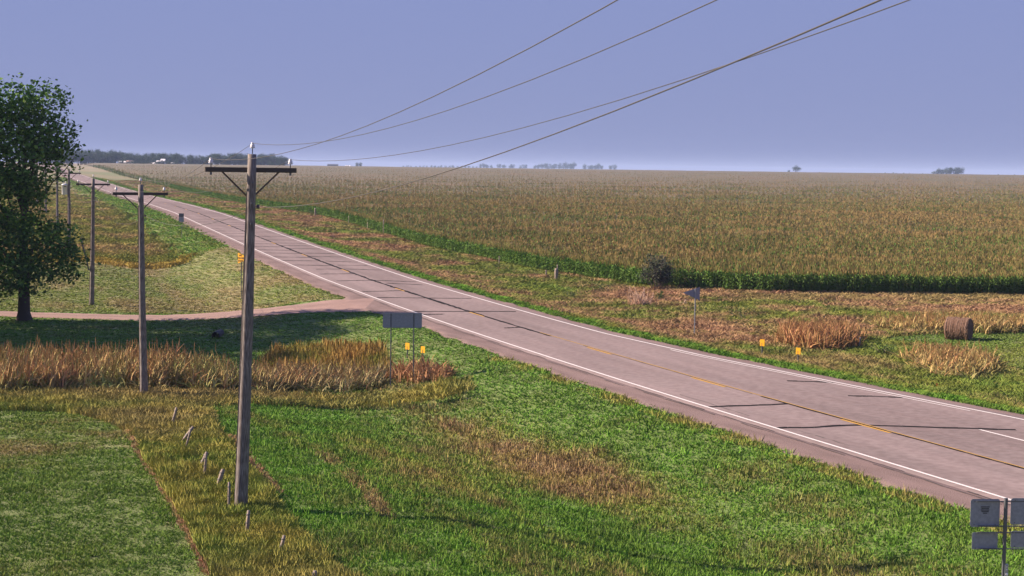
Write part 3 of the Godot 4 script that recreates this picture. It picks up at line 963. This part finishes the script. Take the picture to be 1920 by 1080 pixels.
# ---------------------------------------------------------------- power line
var line_dir := Vector3(-0.318, 0, -0.948)
func insulator(parent: Node3D, p: Vector3):
	var st := mb()
	lathe(st, Transform3D(Basis(), p), [[0, 0.09], [0.055, 0.09], [0.075, 0.11], [0.05, 0.13], [0.065, 0.16], [0.05, 0.18], [0.035, 0.20], [0.045, 0.23], [0.0, 0.245]], 10)
	var i := build(st, "insulator", M.porcelain, parent, false)
	var s2 := mb()
	bar(s2, p + Vector3(0, -0.06, 0), p + Vector3(0, 0.10, 0), 0.022, 0.022)
	build(s2, "pin", M.steel, i)
func utility_pole(base: Vector3, top: Vector3, label: String, dress: Dictionary) -> Dictionary:
	var t := thing("utility_pole", base, label, "utility pole", "power poles along the highway")
	var up := top - base
	var h := up.length()
	var y := up / h
	var st := mb()
	var pts := PackedVector3Array()
	var rs := PackedFloat32Array()
	for i in 13:
		var f := i / 12.0
		pts.append(y * lerpf(-0.4, h, f) + Vector3(sin(f * 5.0 + base.x), 0, cos(f * 4.0)) * 0.012)
		rs.append(lerpf(0.185, 0.115, f) * (1.0 + 0.02 * sin(f * 23.0)))
	tube(st, pts, rs, 14, true, 0.05)
	build(st, "pole", M.pole, t, false)
	var across := Vector3(-line_dir.z, 0, line_dir.x).normalized()
	var dirn := line_dir.normalized()
	var ends := {"base": base}
	if dress.get("arm", true):
		var c := y * (h - 0.42) - dirn * -0.17
		var s2 := mb()
		box(s2, along(c - across * 1.22, c + across * 1.22, Vector3.UP), Vector3(0.11, 2.44, 0.13), 0.012)
		build(s2, "crossarm", M.arm, t)
		for s in [-1.0, 1.0]:
			var s3 := mb()
			bar(s3, c + across * 0.76 * s + Vector3(0, -0.05, 0) + dirn * 0.07, y * (h - 1.18) + dirn * 0.14 + across * 0.03 * s, 0.045, 0.02, dirn)
			build(s3, "brace", M.arm, t)
			var p: Vector3 = c + across * 1.06 * s + Vector3(0, 0.07, 0)
			insulator(t, p)
			ends["left" if s < 0 else "right"] = base + p + Vector3(0, 0.215, 0)
			var s4 := mb()
			bar(s4, c + across * 1.06 * s + Vector3(0, -0.14, 0), c + across * 1.06 * s + Vector3(0, -0.06, 0), 0.05, 0.05)
			build(s4, "nut", M.steel, t)
	else:
		ends.left = base + y * (h - 0.3) - across * 0.3
		ends.right = base + y * (h - 0.3) + across * 0.3
	var tp := y * (h + 0.02)
	insulator(t, tp + Vector3(0, 0.05, 0))
	ends.top = base + tp + Vector3(0, 0.265, 0)
	var np := y * (h - 1.40) + across * 0.19
	var s5 := mb()
	bar(s5, np - across * 0.10, np + across * 0.04, 0.03, 0.05)
	lathe(s5, Transform3D(Basis(), np + Vector3(0, -0.05, 0)), [[0, 0], [0.045, 0.0], [0.03, 0.05], [0.045, 0.1], [0, 0.1]], 8)
	build(s5, "neutral_spool", M.glaze_dark, t)
	ends.low = base + np
	var sg := mb()
	bar(sg, y * 0.1 - across * 0.185 - dirn * 0.03, y * (h - 1.0) - across * 0.125 - dirn * 0.02, 0.022, 0.022)
	build(sg, "ground_wire_moulding", M.log, t)
	# bolts up the shaft
	for i in 3:
		var s6 := mb()
		var q := y * (h - 0.75 - i * 0.55) - dirn * 0.12
		bar(s6, q, q - dirn * 0.05, 0.04, 0.04)
		build(s6, "bolt", M.steel, t)
	if dress.get("transformer", false):
		var s7 := mb()
		var q := y * (h - 2.6) - across * 0.42
		lathe(s7, Transform3D(Basis(), q), [[0, 0], [0.27, 0], [0.29, 0.04], [0.29, 0.95], [0.31, 0.96], [0.31, 1.02], [0.22, 1.08], [0, 1.1]], 16)
		var tk := build(s7, "transformer_tank", M.tank, t, false)
		for s in [-0.1, 0.12]:
			var s8 := mb()
			lathe(s8, Transform3D(Basis(), q + across * s + Vector3(0, 1.08, 0)), [[0.05, 0], [0.06, 0.06], [0.04, 0.09], [0.055, 0.14], [0.03, 0.25], [0, 0.26]], 8)
			build(s8, "bushing", M.porcelain, tk, false)
	if dress.get("guy", false):
		var s9 := mb()
		bar(s9, Vector3(-0.16, 2.6, 0.1), Vector3(-0.67, 5.0, 0.4), 0.09, 0.09)
		build(s9, "guy_guard", M.steel, t)
	return ends
func power_line():
	var b1 := at(452, 955)
	var b2 := at(270, 742)
	var b3 := at(172, 572)
	print("poles ", b1, b2, b3)
	var all := []
	var b0 := Vector3(9.76, 0, 10.0)
	all.append(utility_pole(b0, b0 + Vector3(0, 14.72, 0), "tall wooden power pole standing behind the mast", {}))
	all[0].left = Vector3(8.35, 14.59, 10); all[0].top = Vector3(9.75, 14.81, 10); all[0].right = Vector3(11.17, 14.59, 10); all[0].low = Vector3(8.84, 13.86, 10)
	all.append(utility_pole(b1, at_depth(473.5, 289, -b1.z), "weathered power pole rising out of the weedy fence line", {}))
	all.append(utility_pole(b2, at_depth(263.5, 346, -b2.z), "power pole standing in the broad cattail stand", {}))
	all.append(utility_pole(b3, at_depth(175, 335, -b3.z), "power pole on the mown lawn beyond the gravel drive", {"guy": true}))
	var D := 164.0
	for k in [[129.5, {"transformer": true}, "power pole carrying a grey transformer can"], [107.5, {}, "slim power pole seen behind the tall tree's lower boughs"], [86, {}, "farther power pole half hidden by the tall tree"], [70, {}, "farthest power pole hidden behind the tall tree"]]:
		var p := at_depth(k[0], 400, D)
		p.y = ground(p.x, D)
		all.append(utility_pole(p, p + Vector3(0, 9.4, 0), k[2], k[1]))
		D += 48.0
	for w in [["left", "thin power wire strung on the arms' road-far ends", 0.006], ["top", "thin power wire strung over the pole tops", 0.006], ["right", "thin power wire strung on the arms' road-side ends", 0.006], ["low", "pale lower wire strung below the pole arms", 0.0075]]:
		var st := mb()
		for i in all.size() - 1:
			var a: Vector3 = all[i][w[0]]
			var b: Vector3 = all[i + 1][w[0]]
			var sag := pow(a.distance_to(b), 2.0) / 2600.0 + 0.12
			if i == 0: sag = {"left": 1.55, "top": 1.66, "right": 1.54, "low": 1.18}[w[0]]
			var pts := PackedVector3Array()
			var rs := PackedFloat32Array()
			for k in 29:
				var t := k / 28.0
				pts.append(a.lerp(b, t) - Vector3(0, 4.0 * sag * t * (1.0 - t), 0))
				rs.append(w[2])
			tube(st, pts, rs, 5, false)
		var o := build(st, "power_wire", M.wire, null, false)
		tag(o, w[1], "wire", "wires of the power line")

# ---------------------------------------------------------------- signs and markers
func panel(parent: Node, called: String, c: Vector3, right: Vector3, outline: Array, thick: float, m: Material) -> MeshInstance3D:
	# a flat plate: outline in metres as (right, up) round the centre c
	var st := mb()
	st.set_smooth_group(-1)
	var n := right.cross(Vector3.UP).normalized() * thick * 0.5
	var f := []
	for p in outline: f.append(c + right * p[0] + Vector3.UP * p[1])
	var k := f.size()
	for i in range(1, k - 1):
		tri(st, f[0] + n, f[i] + n, f[i + 1] + n)
		tri(st, f[0] - n, f[i + 1] - n, f[i] - n)
	for i in k:
		var a: Vector3 = f[i]
		var b: Vector3 = f[(i + 1) % k]
		quad(st, a - n, b - n, b + n, a + n)
	return build(st, called, m, parent)
func rounded(w: float, h: float, r: float) -> Array:
	var o := []
	for q in [[1, 1, 0], [-1, 1, 1], [-1, -1, 2], [1, -1, 3]]:
		for i in 4:
			var a: float = q[2] * PI / 2 + i / 3.0 * PI / 2
			o.append([q[0] * (w / 2 - r) + cos(a) * r, q[1] * (h / 2 - r) + sin(a) * r])
	return o
func lettering(parent: Node, text: String, where: Vector3, facing: Basis, size: float, m: Material):
	var tm := TextMesh.new()
	tm.text = text
	var f := SystemFont.new()
	f.font_names = PackedStringArray(["Droid Sans"])
	f.font_weight = 700
	tm.font = f
	tm.font_size = 48
	tm.pixel_size = size / 48.0
	tm.depth = 0.004
	tm.material = m
	var o := MeshInstance3D.new()
	o.mesh = tm
	o.name = "lettering"
	o.transform = Transform3D(facing, where)
	parent.add_child(o, true)
func post_part(parent: Node, a: Vector3, b: Vector3, w: float, m: Material, called := "post"):
	var st := mb()
	bar(st, a, b, w, w, Vector3.FORWARD, w * 0.15)
	build(st, called, m, parent)
func signs():
	# directions: the road runs along rd; a sign's plate stands across it
	var rd := Vector3(-0.32, 0, -0.947).normalized()
	var cross := Vector3(0.947, 0, -0.32).normalized()
	# wide sign on two posts, seen from behind
	var p := at(733, 725)
	var D := -p.z
	var t := thing("road_sign", p, "wide grey back of a rectangular road sign on two thin posts", "road sign")
	var a := at_depth(718, 586, D) - p
	var b := at_depth(791, 615.5, D) - p
	var c := (a + b) * 0.5
	var face := Vector3(0.995, 0, -0.10).normalized()
	panel(t, "plate", c, face, rounded(b.x - a.x, a.y - b.y, 0.05), 0.006, M.sign_back)
	for s in [[733, 725], [775.5, 722]]:
		var q := at(s[0], s[1])
		var f := Vector3(q.x - p.x, q.y - p.y - 0.2, -(q.z - p.z) * 0.0 - 0.0)
		var x := at_depth(s[0] - 0.0, 640, D).x - p.x
		post_part(t, Vector3(x, f.y, -x * 0.1 + 0.04), Vector3(x, a.y - 0.02, -x * 0.1 + 0.04), 0.055, M.steel)
	for s in [0.32, -0.32]:
		var st := mb()
		bar(st, c + face * -0.88 + Vector3(0, s, 0) + Vector3(0, 0, 0.012), c + face * 0.88 + Vector3(0, s, 0) + Vector3(0, 0, 0.012), 0.03, 0.014, Vector3.UP)
		build(st, "stiffener", M.galvanised, t)
	# pennant seen from behind, on the corn side
	p = at(1302, 632)
	D = -p.z
	t = thing("pennant_sign", p, "grey back of a triangular pennant sign on a post across the highway", "road sign")
	var c0 := at_depth(1302, 551, D) - p
	var k := D / FOCAL
	panel(t, "plate", c0 + Vector3(0, 0, -0.04), Vector3(0.99, 0, -0.12).normalized(), [[-22 * k, 2 * k], [10.5 * k, 13.0 * k], [10.5 * k, -12.0 * k]], 0.006, M.sign_back)
	post_part(t, Vector3(0, -0.3, 0), Vector3(0, c0.y + 10 * k, 0), 0.07, M.galvanised)
	# yellow pennant facing the mast, partly behind the weathered pole
	p = at(452.5, 561)
	D = -p.z
	k = D / FOCAL
	t = thing("pennant_sign", p, "yellow pennant sign lettered NO PASSING ZONE behind the weathered pole", "road sign")
	c0 = at_depth(452.5, 484, D) - p
	var fr := Vector3(0.87, 0, 0.5).normalized()
	panel(t, "plate", c0 + Vector3(0, 0, 0.05), fr, [[-8 * k, 10 * k], [-8 * k, -10 * k], [22 * k, 0]], 0.006, M.sign_yellow)
	var fb := Basis(fr, Vector3.UP, fr.cross(Vector3.UP))
	var rows := [["NO", 5.2], ["PASSING", 0.0], ["ZONE", -5.2]]
	for r in rows: lettering(t, r[0], c0 + Vector3(0, r[1] * k, 0.05) + fr * (-1.5 * k if r[0] != "PASSING" else 1.2 * k) + fb.z * 0.008, fb, 4.6 * k, M.black)
	post_part(t, Vector3(0, -0.3, 0), Vector3(0, c0.y + 8 * k, 0), 0.055, M.steel)
	# two small plates on one post beside the far highway
	p = at(341, 448)
	D = -p.z
	k = D / FOCAL
	t = thing("road_sign", p, "small stacked pair of sign plates on a thin post far up the verge", "road sign")
	c0 = at_depth(340, 403.5, D) - p
	panel(t, "plate", c0, Vector3(1, 0, 0), rounded(9.5 * k, 7 * k, 0.04), 0.006, M.steel)
	panel(t, "plate", at_depth(340, 411.5, D) - p, Vector3(1, 0, 0), rounded(9.5 * k, 8.5 * k, 0.04), 0.006, M.sign_back)
	post_part(t, Vector3(0, -0.3, -0.04), Vector3(0, c0.y, -0.04), 0.06, M.steel)
	# route-marker assembly close to the mast, seen from behind
	D = 32.0
	k = D / FOCAL
	var top := at_depth(1886.5, 934, D)
	p = Vector3(top.x, ground(top.x, D), -D)
	t = thing("route_marker_sign", p, "post with four grey sign backs on crossbars close to the highway edge", "road sign")
	post_part(t, Vector3(0, -0.3, 0), top - p, 0.065, M.steel)
	post_part(t, Vector3(0, -0.3, 0.0), at_depth(1886.5, 1058, D) - p, 0.085, M.galvanised, "sleeve")
	var fc := Vector3(0.998, 0, -0.06).normalized()
	var spots := [[1848.5, 963, 57, 54, 0.05], [1848, 1015.5, 50, 33, 0.03], [1924, 960, 57, 51, 0.05], [1922, 1012.5, 52, 32, 0.03]]
	for s in spots:
		var cc := at_depth(s[0], s[1], D) - p + Vector3(0, 0, -0.06)
		var pl := panel(t, "plate", cc, fc, rounded(s[2] * k, s[3] * k, s[4]), 0.005, M.sign_back)
		for e in [-0.36, 0.36]:
			for g in [-0.42, 0.42]:
				var st := mb()
				lathe(st, Transform3D(Basis(Vector3.RIGHT, PI / 2), cc + fc * s[2] * k * e + Vector3(0, s[3] * k * g, 0.003)), [[0.010, 0], [0.010, 0.012], [0, 0.014]], 6)
				build(st, "bolt", M.steel, pl)
		if s[0] < 1849 and s[3] > 50:
			for i in 5:
				var wd := [0.19, 0.16, 0.17, 0.15, 0.09][i] as float
				panel(pl, "sticker_line", cc + Vector3(0.0, 0.125 - i * 0.032, 0.006), fc, [[-wd / 2, 0.008], [wd / 2, 0.008], [wd / 2, -0.008], [-wd / 2, -0.008]], 0.002, M.black)
	for v in [941, 987.5, 999.5, 1030]:
		var m := at_depth(1886.5, v, D) - p + Vector3(0, 0, -0.045)
		var st := mb()
		bar(st, m - fc * 55 * k, m + fc * 62 * k, 0.028, 0.02, Vector3.UP)
		build(st, "crossbar", M.steel, t)
	for v in [1062, 1067, 1076]:
		var st := mb()
		lathe(st, Transform3D(Basis(Vector3.RIGHT, PI / 2), at_depth(1886.5, v, D) - p + Vector3(0, 0, 0.043)), [[0.014 if v < 1070 else 0.03, 0], [0.012 if v < 1070 else 0.028, 0.003], [0, 0.003]], 10)
		build(st, "reflector_dot", M.white, t)
	# yellow culvert markers
	for s in [[764, 672, 649, "yellow culvert marker plate left of its twin by the wide sign"], [793, 680, 655.5, "yellow culvert marker plate standing clear of the wide sign's posts"], [1429, 671, 642.5, "yellow culvert marker by the orange cattails, farther up the highway"], [1496.5, 686, 658, "yellow culvert marker right below the orange cattails"]]:
		var q := at(s[0], s[1])
		var kk := -q.z / FOCAL
		var g := thing("culvert_marker", q, s[3], "road marker", "yellow culvert markers")
		var cc := at_depth(s[0], s[2], -q.z) - q
		panel(g, "plate", cc + Vector3(0, 0, 0.03), Vector3(0.85, 0, 0.52).normalized(), rounded(9.2 * kk, 12.5 * kk, 0.02), 0.005, M.sign_yellow)
		post_part(g, Vector3(0, -0.3, 0), cc, 0.06, M.steel)
	var q := at(1757, 730)
	var g := thing("orange_stake", q, "tiny orange flag on a stake in the green verge", "marker flag")
	post_part(g, Vector3(0, -0.1, 0), Vector3(0, 0.28, 0), 0.015, M.steel, "stake")
	panel(g, "flag", Vector3(0.0, 0.2, 0.01), Vector3(1, 0, 0), [[-0.05, 0.1], [0.05, 0.09], [0.05, -0.08], [-0.05, -0.07]], 0.004, M.orange)

# ---------------------------------------------------------------- posts, bale, brush
func fence_post(u0: float, v0: float, u1: float, v1: float, r: float, label: String, group: String, sink := 0.0):
	var p := at(u0, v0 + sink)
	var tip := at_depth(u1, v1, -p.z) - p
	var t := thing("fence_post", p, label, "fence post", group)
	var st := mb()
	var dir := tip.normalized()
	tube(st, PackedVector3Array([-dir * 0.3, tip * 0.35, tip * 0.7 + Vector3(0.008, 0, 0.006), tip]), PackedFloat32Array([r * 1.1, r, r, r * 0.85]), 8, true, 0.18)
	build(st, "shaft", M.post_wood, t, false)
	for f in [0.55, 0.85]:
		var s2 := mb()
		lathe(s2, Transform3D(along(Vector3.ZERO, dir, Vector3.FORWARD).basis, tip * f), [[r * 1.1, -0.012], [r * 1.16, 0], [r * 1.1, 0.012]], 8)
		build(s2, "wire_loop", M.steel, t)
func small_things():
	var G1 := "old posts of the weedy fence line"
	for s in [[320, 790, 331, 764, 0.05, "thin slanting fence post in the weeds nearest the cattails"], [338, 818, 362, 800, 0.055, "fallen-over fence post lying against the weeds"], [348, 826, 357, 806, 0.035, "short stub next to the fallen-over fence post"],
			[372, 870, 388, 848, 0.06, "pale leaning post of the inverted-V brace"], [383, 882, 386, 852, 0.04, "upright member of the inverted-V brace"], [405, 906, 418, 880, 0.06, "leaning grey fence post a step from the weathered pole"],
			[429, 945, 429.5, 904, 0.035, "thin upright fence post just beside the weathered pole"], [462, 992, 466, 957, 0.045, "pale fence post in front of the weathered pole's foot"], [522, 1032, 533, 1004, 0.045, "slanting fence post in the weeds beyond the pole's foot"], [585, 1084, 591, 1070, 0.05, "fence post stub farthest from the cattails"]]:
		fence_post(s[0], s[1], s[2], s[3], s[4], s[5], G1, 16.0)
	var G2 := "posts of the fence along the corn"
	for s in [[1043, 526, 1043, 503, 0.16, "stout corner post of the cornfield fence"], [1046, 524, 1045, 496, 0.05, "slim post behind the stout corner post"], [1024, 520, 1024, 506, 0.06, "short pale post beside the stout corner post"], [848, 472, 847.5, 452, 0.11, "grey fence post standing in rosy grass"],
			[936, 498, 936, 480, 0.05, "thin fence post before the stout corner post"], [719, 440, 719, 412, 0.07, "tall thin post by the dark bush on the fence line"], [690, 430, 690, 412, 0.13, "whitish fence post along the far corn"], [654, 420, 654, 405, 0.07, "small fence post beyond the whitish one"],
			[591, 406, 591, 390, 0.14, "dark stub post by the lone bush"], [1610, 655, 1613, 632, 0.05, "lone leaning stake beside the orange cattails"]]:
		fence_post(s[0], s[1], s[2], s[3], s[4], s[5], G2)
	# round bale
	var p := at(1797, 637)
	var b := thing("hay_bale", p, "weathered brown round hay bale lying on the green meadow", "hay bale")
	b.rotation.y = -0.55
	var st := mb()
	var prof := []
	var R := 0.70
	var L := 1.42
	prof.append([0.0, -L / 2 + 0.03])
	for i in 6: prof.append([R * (i + 1) / 7.0, -L / 2 + 0.03 * sin(i * 2.0)])
	for i in 25:
		var f := i / 24.0
		prof.append([R * (1.0 - 0.06 * pow(absf(f - 0.5) * 2.0, 6.0)) * (1.0 + 0.018 * sin(f * 40.0) + 0.01 * sin(f * 97.0)), lerpf(-L / 2, L / 2, f)])
	for i in 6: prof.append([R * (6 - i) / 7.0, L / 2 + 0.03 * sin(i * 2.3)])
	prof.append([0.0, L / 2])
	var tr := Transform3D(Basis(Vector3.BACK, PI / 2), Vector3(0, R * 0.93, 0))
	lathe(st, tr, prof, 30)
	build(st, "roll", M.hay, b, false)
	for i in 5:
		var s2 := mb()
		var y := lerpf(-L / 2 + 0.16, L / 2 - 0.16, i / 4.0) + rng.randf_range(-0.08, 0.08)
		lathe(s2, tr, [[R * 0.985, y - 0.03], [R * 1.012, y - 0.010], [R * 1.012, y + 0.010], [R * 0.985, y + 0.03]], 30)
		build(s2, "twine", M.net, b, false)
	var s3 := mb()
	for i in 1600:
		var a := rng.randf() * TAU
		var y := rng.randf_range(-L / 2, L / 2)
		var q: Vector3 = tr * Vector3(cos(a) * R * 0.99, y, sin(a) * R * 0.99)
		var o: Vector3 = (q - Vector3(q.x, R * 0.93, 0)).normalized()
		var tng := o.cross(Vector3.RIGHT)
		s3.set_color(Color(0.24, 0.15, 0.10) * rng.randf_range(0.6, 1.2))
		var e := q + o * 0.06 + tng * rng.randf_range(-0.14, 0.14) + Vector3(rng.randf_range(-0.08, 0.08), 0, 0)
		tri(s3, q, e, q + Vector3(0.03, 0, 0))
	var sh := build(s3, "loose_straw", M.far_leaf, b)
	sh.set_meta("kind", "stuff")
	# dead brush and driftwood-like branches across the highway
	p = at(1198, 574)
	var br := thing("brush_pile", p, "reddish dead brush standing up from the roadside grass", "brush pile")
	st = mb()
	for i in 46:
		var a := rng.randf() * TAU
		var root := Vector3(rng.randfn() * 0.35, -0.05, rng.randfn() * 0.4)
		var e := root + Vector3(rng.randfn() * 0.35, rng.randf_range(0.6, 1.6), rng.randfn() * 0.3)
		limb(st, root, e, 0.035, 0.01, 3, 0.35)
	build(st, "branches", M.dead, br, false)
	var s4 := mb()
	for i in 90:
		var root := Vector3(rng.randfn() * 0.5, 0, rng.randfn() * 0.5)
		blade(s4, root, root + Vector3(rng.randfn() * 0.2, rng.randf_range(0.3, 0.8), rng.randfn() * 0.2), Vector3.ZERO, 0.05, Color(0.36, 0.2, 0.13), Color(0.45, 0.27, 0.18), 2)
	build(s4, "dead_leaves", M.far_leaf, br, false)
	for s in [[1268, 573, 1288, 569, 0.09, "pale fallen log beside the pennant sign"], [1280, 574, 1287, 563, 0.06, "broken branch sticking up from the pale fallen log"]]:
		var q := at(s[0], s[1])
		var e := at_depth(s[2], s[3], -q.z - 0.3) - q
		var lg := thing("fallen_log", q, s[5], "log", "logs by the pennant sign")
		var s5 := mb()
		limb(s5, Vector3(0, 0.05, 0), e + Vector3(0, 0.05, 0), s[4], s[4] * 0.7, 4, 0.2)
		build(s5, "wood", M.log, lg, false)
		for i in 3:
			var s6 := mb()
			var f := e * rng.randf_range(0.3, 0.8)
			limb(s6, f, f + Vector3(rng.randfn() * 0.15, rng.randf_range(0.1, 0.3), rng.randfn() * 0.2), 0.03, 0.012, 2, 0.2)
			build(s6, "branch_stub", M.log, lg, false)
	# culvert mouth under the drive
	p = at(405, 634)
	var cu := thing("culvert_pipe", p, "dark round end of a metal pipe in the shaded lawn", "culvert")
	var s7 := mb()
	var ax := Transform3D(Basis(Vector3.RIGHT, PI / 2) , Vector3(0, 0.16, 0))
	var pr := []
	for i in 13: pr.append([0.24 + (0.012 if i % 2 else 0.0), -1.5 + i * 0.14])
	pr.append([0.235, 0.2])
	for i in 13: pr.append([0.225 + (0.012 if i % 2 else 0.0), 0.18 - i * 0.14])
	lathe(s7, ax, pr, 18)
	build(s7, "pipe", M.crack, cu, false)

# ---------------------------------------------------------------- the far edge of the plain
func far_tree_parts(seed_: int, wide: float) -> Array:
	rng.seed = seed_
	var st := mb()
	limb(st, Vector3(0, -0.05, 0), Vector3(0, 0.6, 0), 0.035, 0.02, 3, 0.1)
	for i in 4: limb(st, Vector3(0, 0.25, 0), Vector3(rng.randfn() * 0.25 * wide, rng.randf_range(0.5, 0.8), rng.randfn() * 0.25 * wide), 0.018, 0.006, 2, 0.2)
	st.generate_normals()
	var tr := st.commit()
	tr.surface_set_material(0, M.bark)
	var lobes := []
	for i in 9:
		var y := rng.randf_range(0.22, 0.84)
		var w := wide * (1.0 - absf(y - 0.5) * 0.9)
		lobes.append([Vector3(rng.randf_range(-0.42, 0.42) * w, y, rng.randf_range(-0.42, 0.42) * w), rng.randf_range(0.13, 0.22)])
	var lv := leaves(lobes, 1100.0, 0.045, [Color(0.030, 0.055, 0.026), Color(0.042, 0.072, 0.030), Color(0.055, 0.085, 0.034)], 0.3)
	lv.generate_normals()
	var cr := lv.commit()
	cr.surface_set_material(0, M.leaf)
	return [tr, cr]
var far_kinds := []
func far_tree(u: float, D: float, h: float, kind: int, label: String, group: String, sink := 0.0):
	var p := at_depth(u, 316, D)
	p.y = ground(p.x, D) - sink
	var t := thing("field_tree", p, label, "tree", group)
	for i in 2:
		var m := MeshInstance3D.new()
		m.mesh = far_kinds[kind][i]
		m.name = ["trunk", "crown"][i]
		m.scale = Vector3(h, h, h)
		m.rotation.y = rng.randf() * TAU
		t.add_child(m, true)
func house(u: float, D: float, w: float, h: float, roof: float, m: Material, rm: Material, label: String):
	var p := at_depth(u, 316, D)
	p.y = ground(p.x, D)
	var t := thing("farm_building", p, label, "building", "white farm buildings")
	var st := mb()
	box(st, Transform3D(Basis(), Vector3(0, h / 2, 0)), Vector3(w, h, 6.0))
	build(st, "wall", m, t)
	var s2 := mb()
	s2.set_smooth_group(-1)
	var a := [Vector3(-w / 2 - 0.3, h, 3.4), Vector3(w / 2 + 0.3, h, 3.4), Vector3(w / 2 + 0.3, h + roof, 0), Vector3(-w / 2 - 0.3, h + roof, 0), Vector3(-w / 2 - 0.3, h, -3.4), Vector3(w / 2 + 0.3, h, -3.4)]
	quad(s2, a[0], a[3], a[2], a[1]); quad(s2, a[3], a[4], a[5], a[2]); tri(s2, a[0], a[4], a[3]); tri(s2, a[1], a[2], a[5])
	quad(s2, a[0], a[1], a[5], a[4])
	build(s2, "roof", rm, t)
	var s3 := mb()
	box(s3, Transform3D(Basis(), Vector3(w * 0.2, 1.1, 3.03)), Vector3(1.2, 2.2, 0.1))
	build(s3, "door", M.steel, t)
	for i in 2:
		var s4 := mb()
		box(s4, Transform3D(Basis(), Vector3(-w * 0.15 - i * w * 0.2, 1.6, 3.03)), Vector3(0.9, 1.0, 0.08))
		build(s4, "window", M.steel, t)
func far_things():
	for i in 5: far_kinds.append(far_tree_parts(70 + i, [0.75, 0.9, 1.05, 0.7, 1.2][i]))
	rng.seed = 99
	var u := 60.0
	while u < 531.0:
		var h := 11.6
		if u > 238.0: h = 9.6
		if u > 330.0: h = 9.2
		if u > 384.0 and u < 394.0: h = 4.5
		if u > 394.0: h = 10.5
		if u > 520.0: h = 9.0
		for r in 2:
			far_tree(u + rng.randf() * 4.0, 1385.0 + r * 14.0 + rng.randf() * 8.0, h * 1.12 * rng.randf_range(0.86, 1.1), rng.randi() % 5, "dark tree in the dense shelterbelt at the far left edge of the plain" if false else "tree of the long dense shelterbelt on the horizon behind the power poles", "shelterbelt trees")
		u += rng.randf_range(7.0, 9.5)
	for b in [[232, 7.0, 2.6, 1.2], [244, 5.5, 3.0, 1.6], [288, 8.0, 1.8, 1.0], [299, 4.0, 3.4, 1.2], [306, 3.4, 4.2, 1.8], [324, 2.2, 2.4, 0.8]]:
		var names := {232: "long white shed at the foot of the shelterbelt", 244: "white shed with taller gable beside the long one", 288: "low white farm building under the shelterbelt trees", 299: "narrow white building next to the low farm building", 306: "tallest white farmhouse among the shelterbelt trees", 324: "tiny white hut standing alone before the shelterbelt"}
		house(b[0], 1382.0, b[1], b[2], b[3], M.white, M.white if b[0] != 244 else M.dead, names[b[0]])
	for x in [226, 238, 251, 262, 274, 283, 294, 303, 312, 320, 330]:
		far_tree(x + rng.randf() * 3.0, 1368.0 + rng.randf() * 6.0, rng.randf_range(4.0, 7.0), rng.randi() % 5, "small tree standing in front of the white farm buildings", "farmyard trees")
	# hazy groves further off
	u = 756.0
	while u < 1160.0:
		var h := 6.0
		if u > 900: h = 11.0
		if u > 1000: h = 13.0
		if u > 1050 and u < 1085: h = 17.0
		if u > 1110: h = 14.0
		if rng.randf() < 0.86: far_tree(u, 4300.0 + rng.randf() * 150.0, h * 1.3 * rng.randf_range(0.7, 1.15), rng.randi() % 5, "pale bluish tree in the hazy grove on the middle horizon", "hazy grove trees")
		u += rng.randf_range(5.0, 9.0)
	for s in [[1492, 13.0, 2], [1479, 4.5, 1]]: far_tree(s[0], 2400.0, s[1], s[2], "lone round tree on the bare horizon" if s[1] > 5 else "low bush beside the lone horizon tree", "")
	u = 1750.0
	while u < 1803.0:
		far_tree(u, 2500.0 + rng.randf() * 30.0, (12.0 if u > 1757 else 7.0) * rng.randf_range(0.85, 1.1), rng.randi() % 5, "dark tree of the compact grove on the right horizon" if false else "tree of the compact dark grove standing alone on the open horizon", "compact grove trees")
		u += rng.randf_range(4.0, 6.0)
	u = 1660.0
	while u < 1712.0:
		far_tree(u, 2300.0 + rng.randf() * 30.0, rng.randf_range(1.8, 3.2), rng.randi() % 5, "bush in the low broken row on the bare horizon", "low horizon bushes")
		u += rng.randf_range(4.0, 8.0)
	for s in [[1730, 2.4], [1872, 2.6], [1903, 2.4], [1537, 2.2]]: far_tree(s[0], 2400.0, s[1], 1, "single small bush dotting the bare horizon", "single horizon bushes")
	for s in [[669, 7.5], [676, 7.8]]: far_tree(s[0], 2200.0, s[1], 0, "one of two slim trees close together on the horizon", "pair of slim horizon trees")
	house(624, 2150.0, 14.0, 2.5, 1.5, M.steel, M.steel, "long low dark farm shed on the horizon")
	house(652, 1500.0, 4.0, 1.6, 0.8, M.white, M.white, "little white shed standing in the open field")
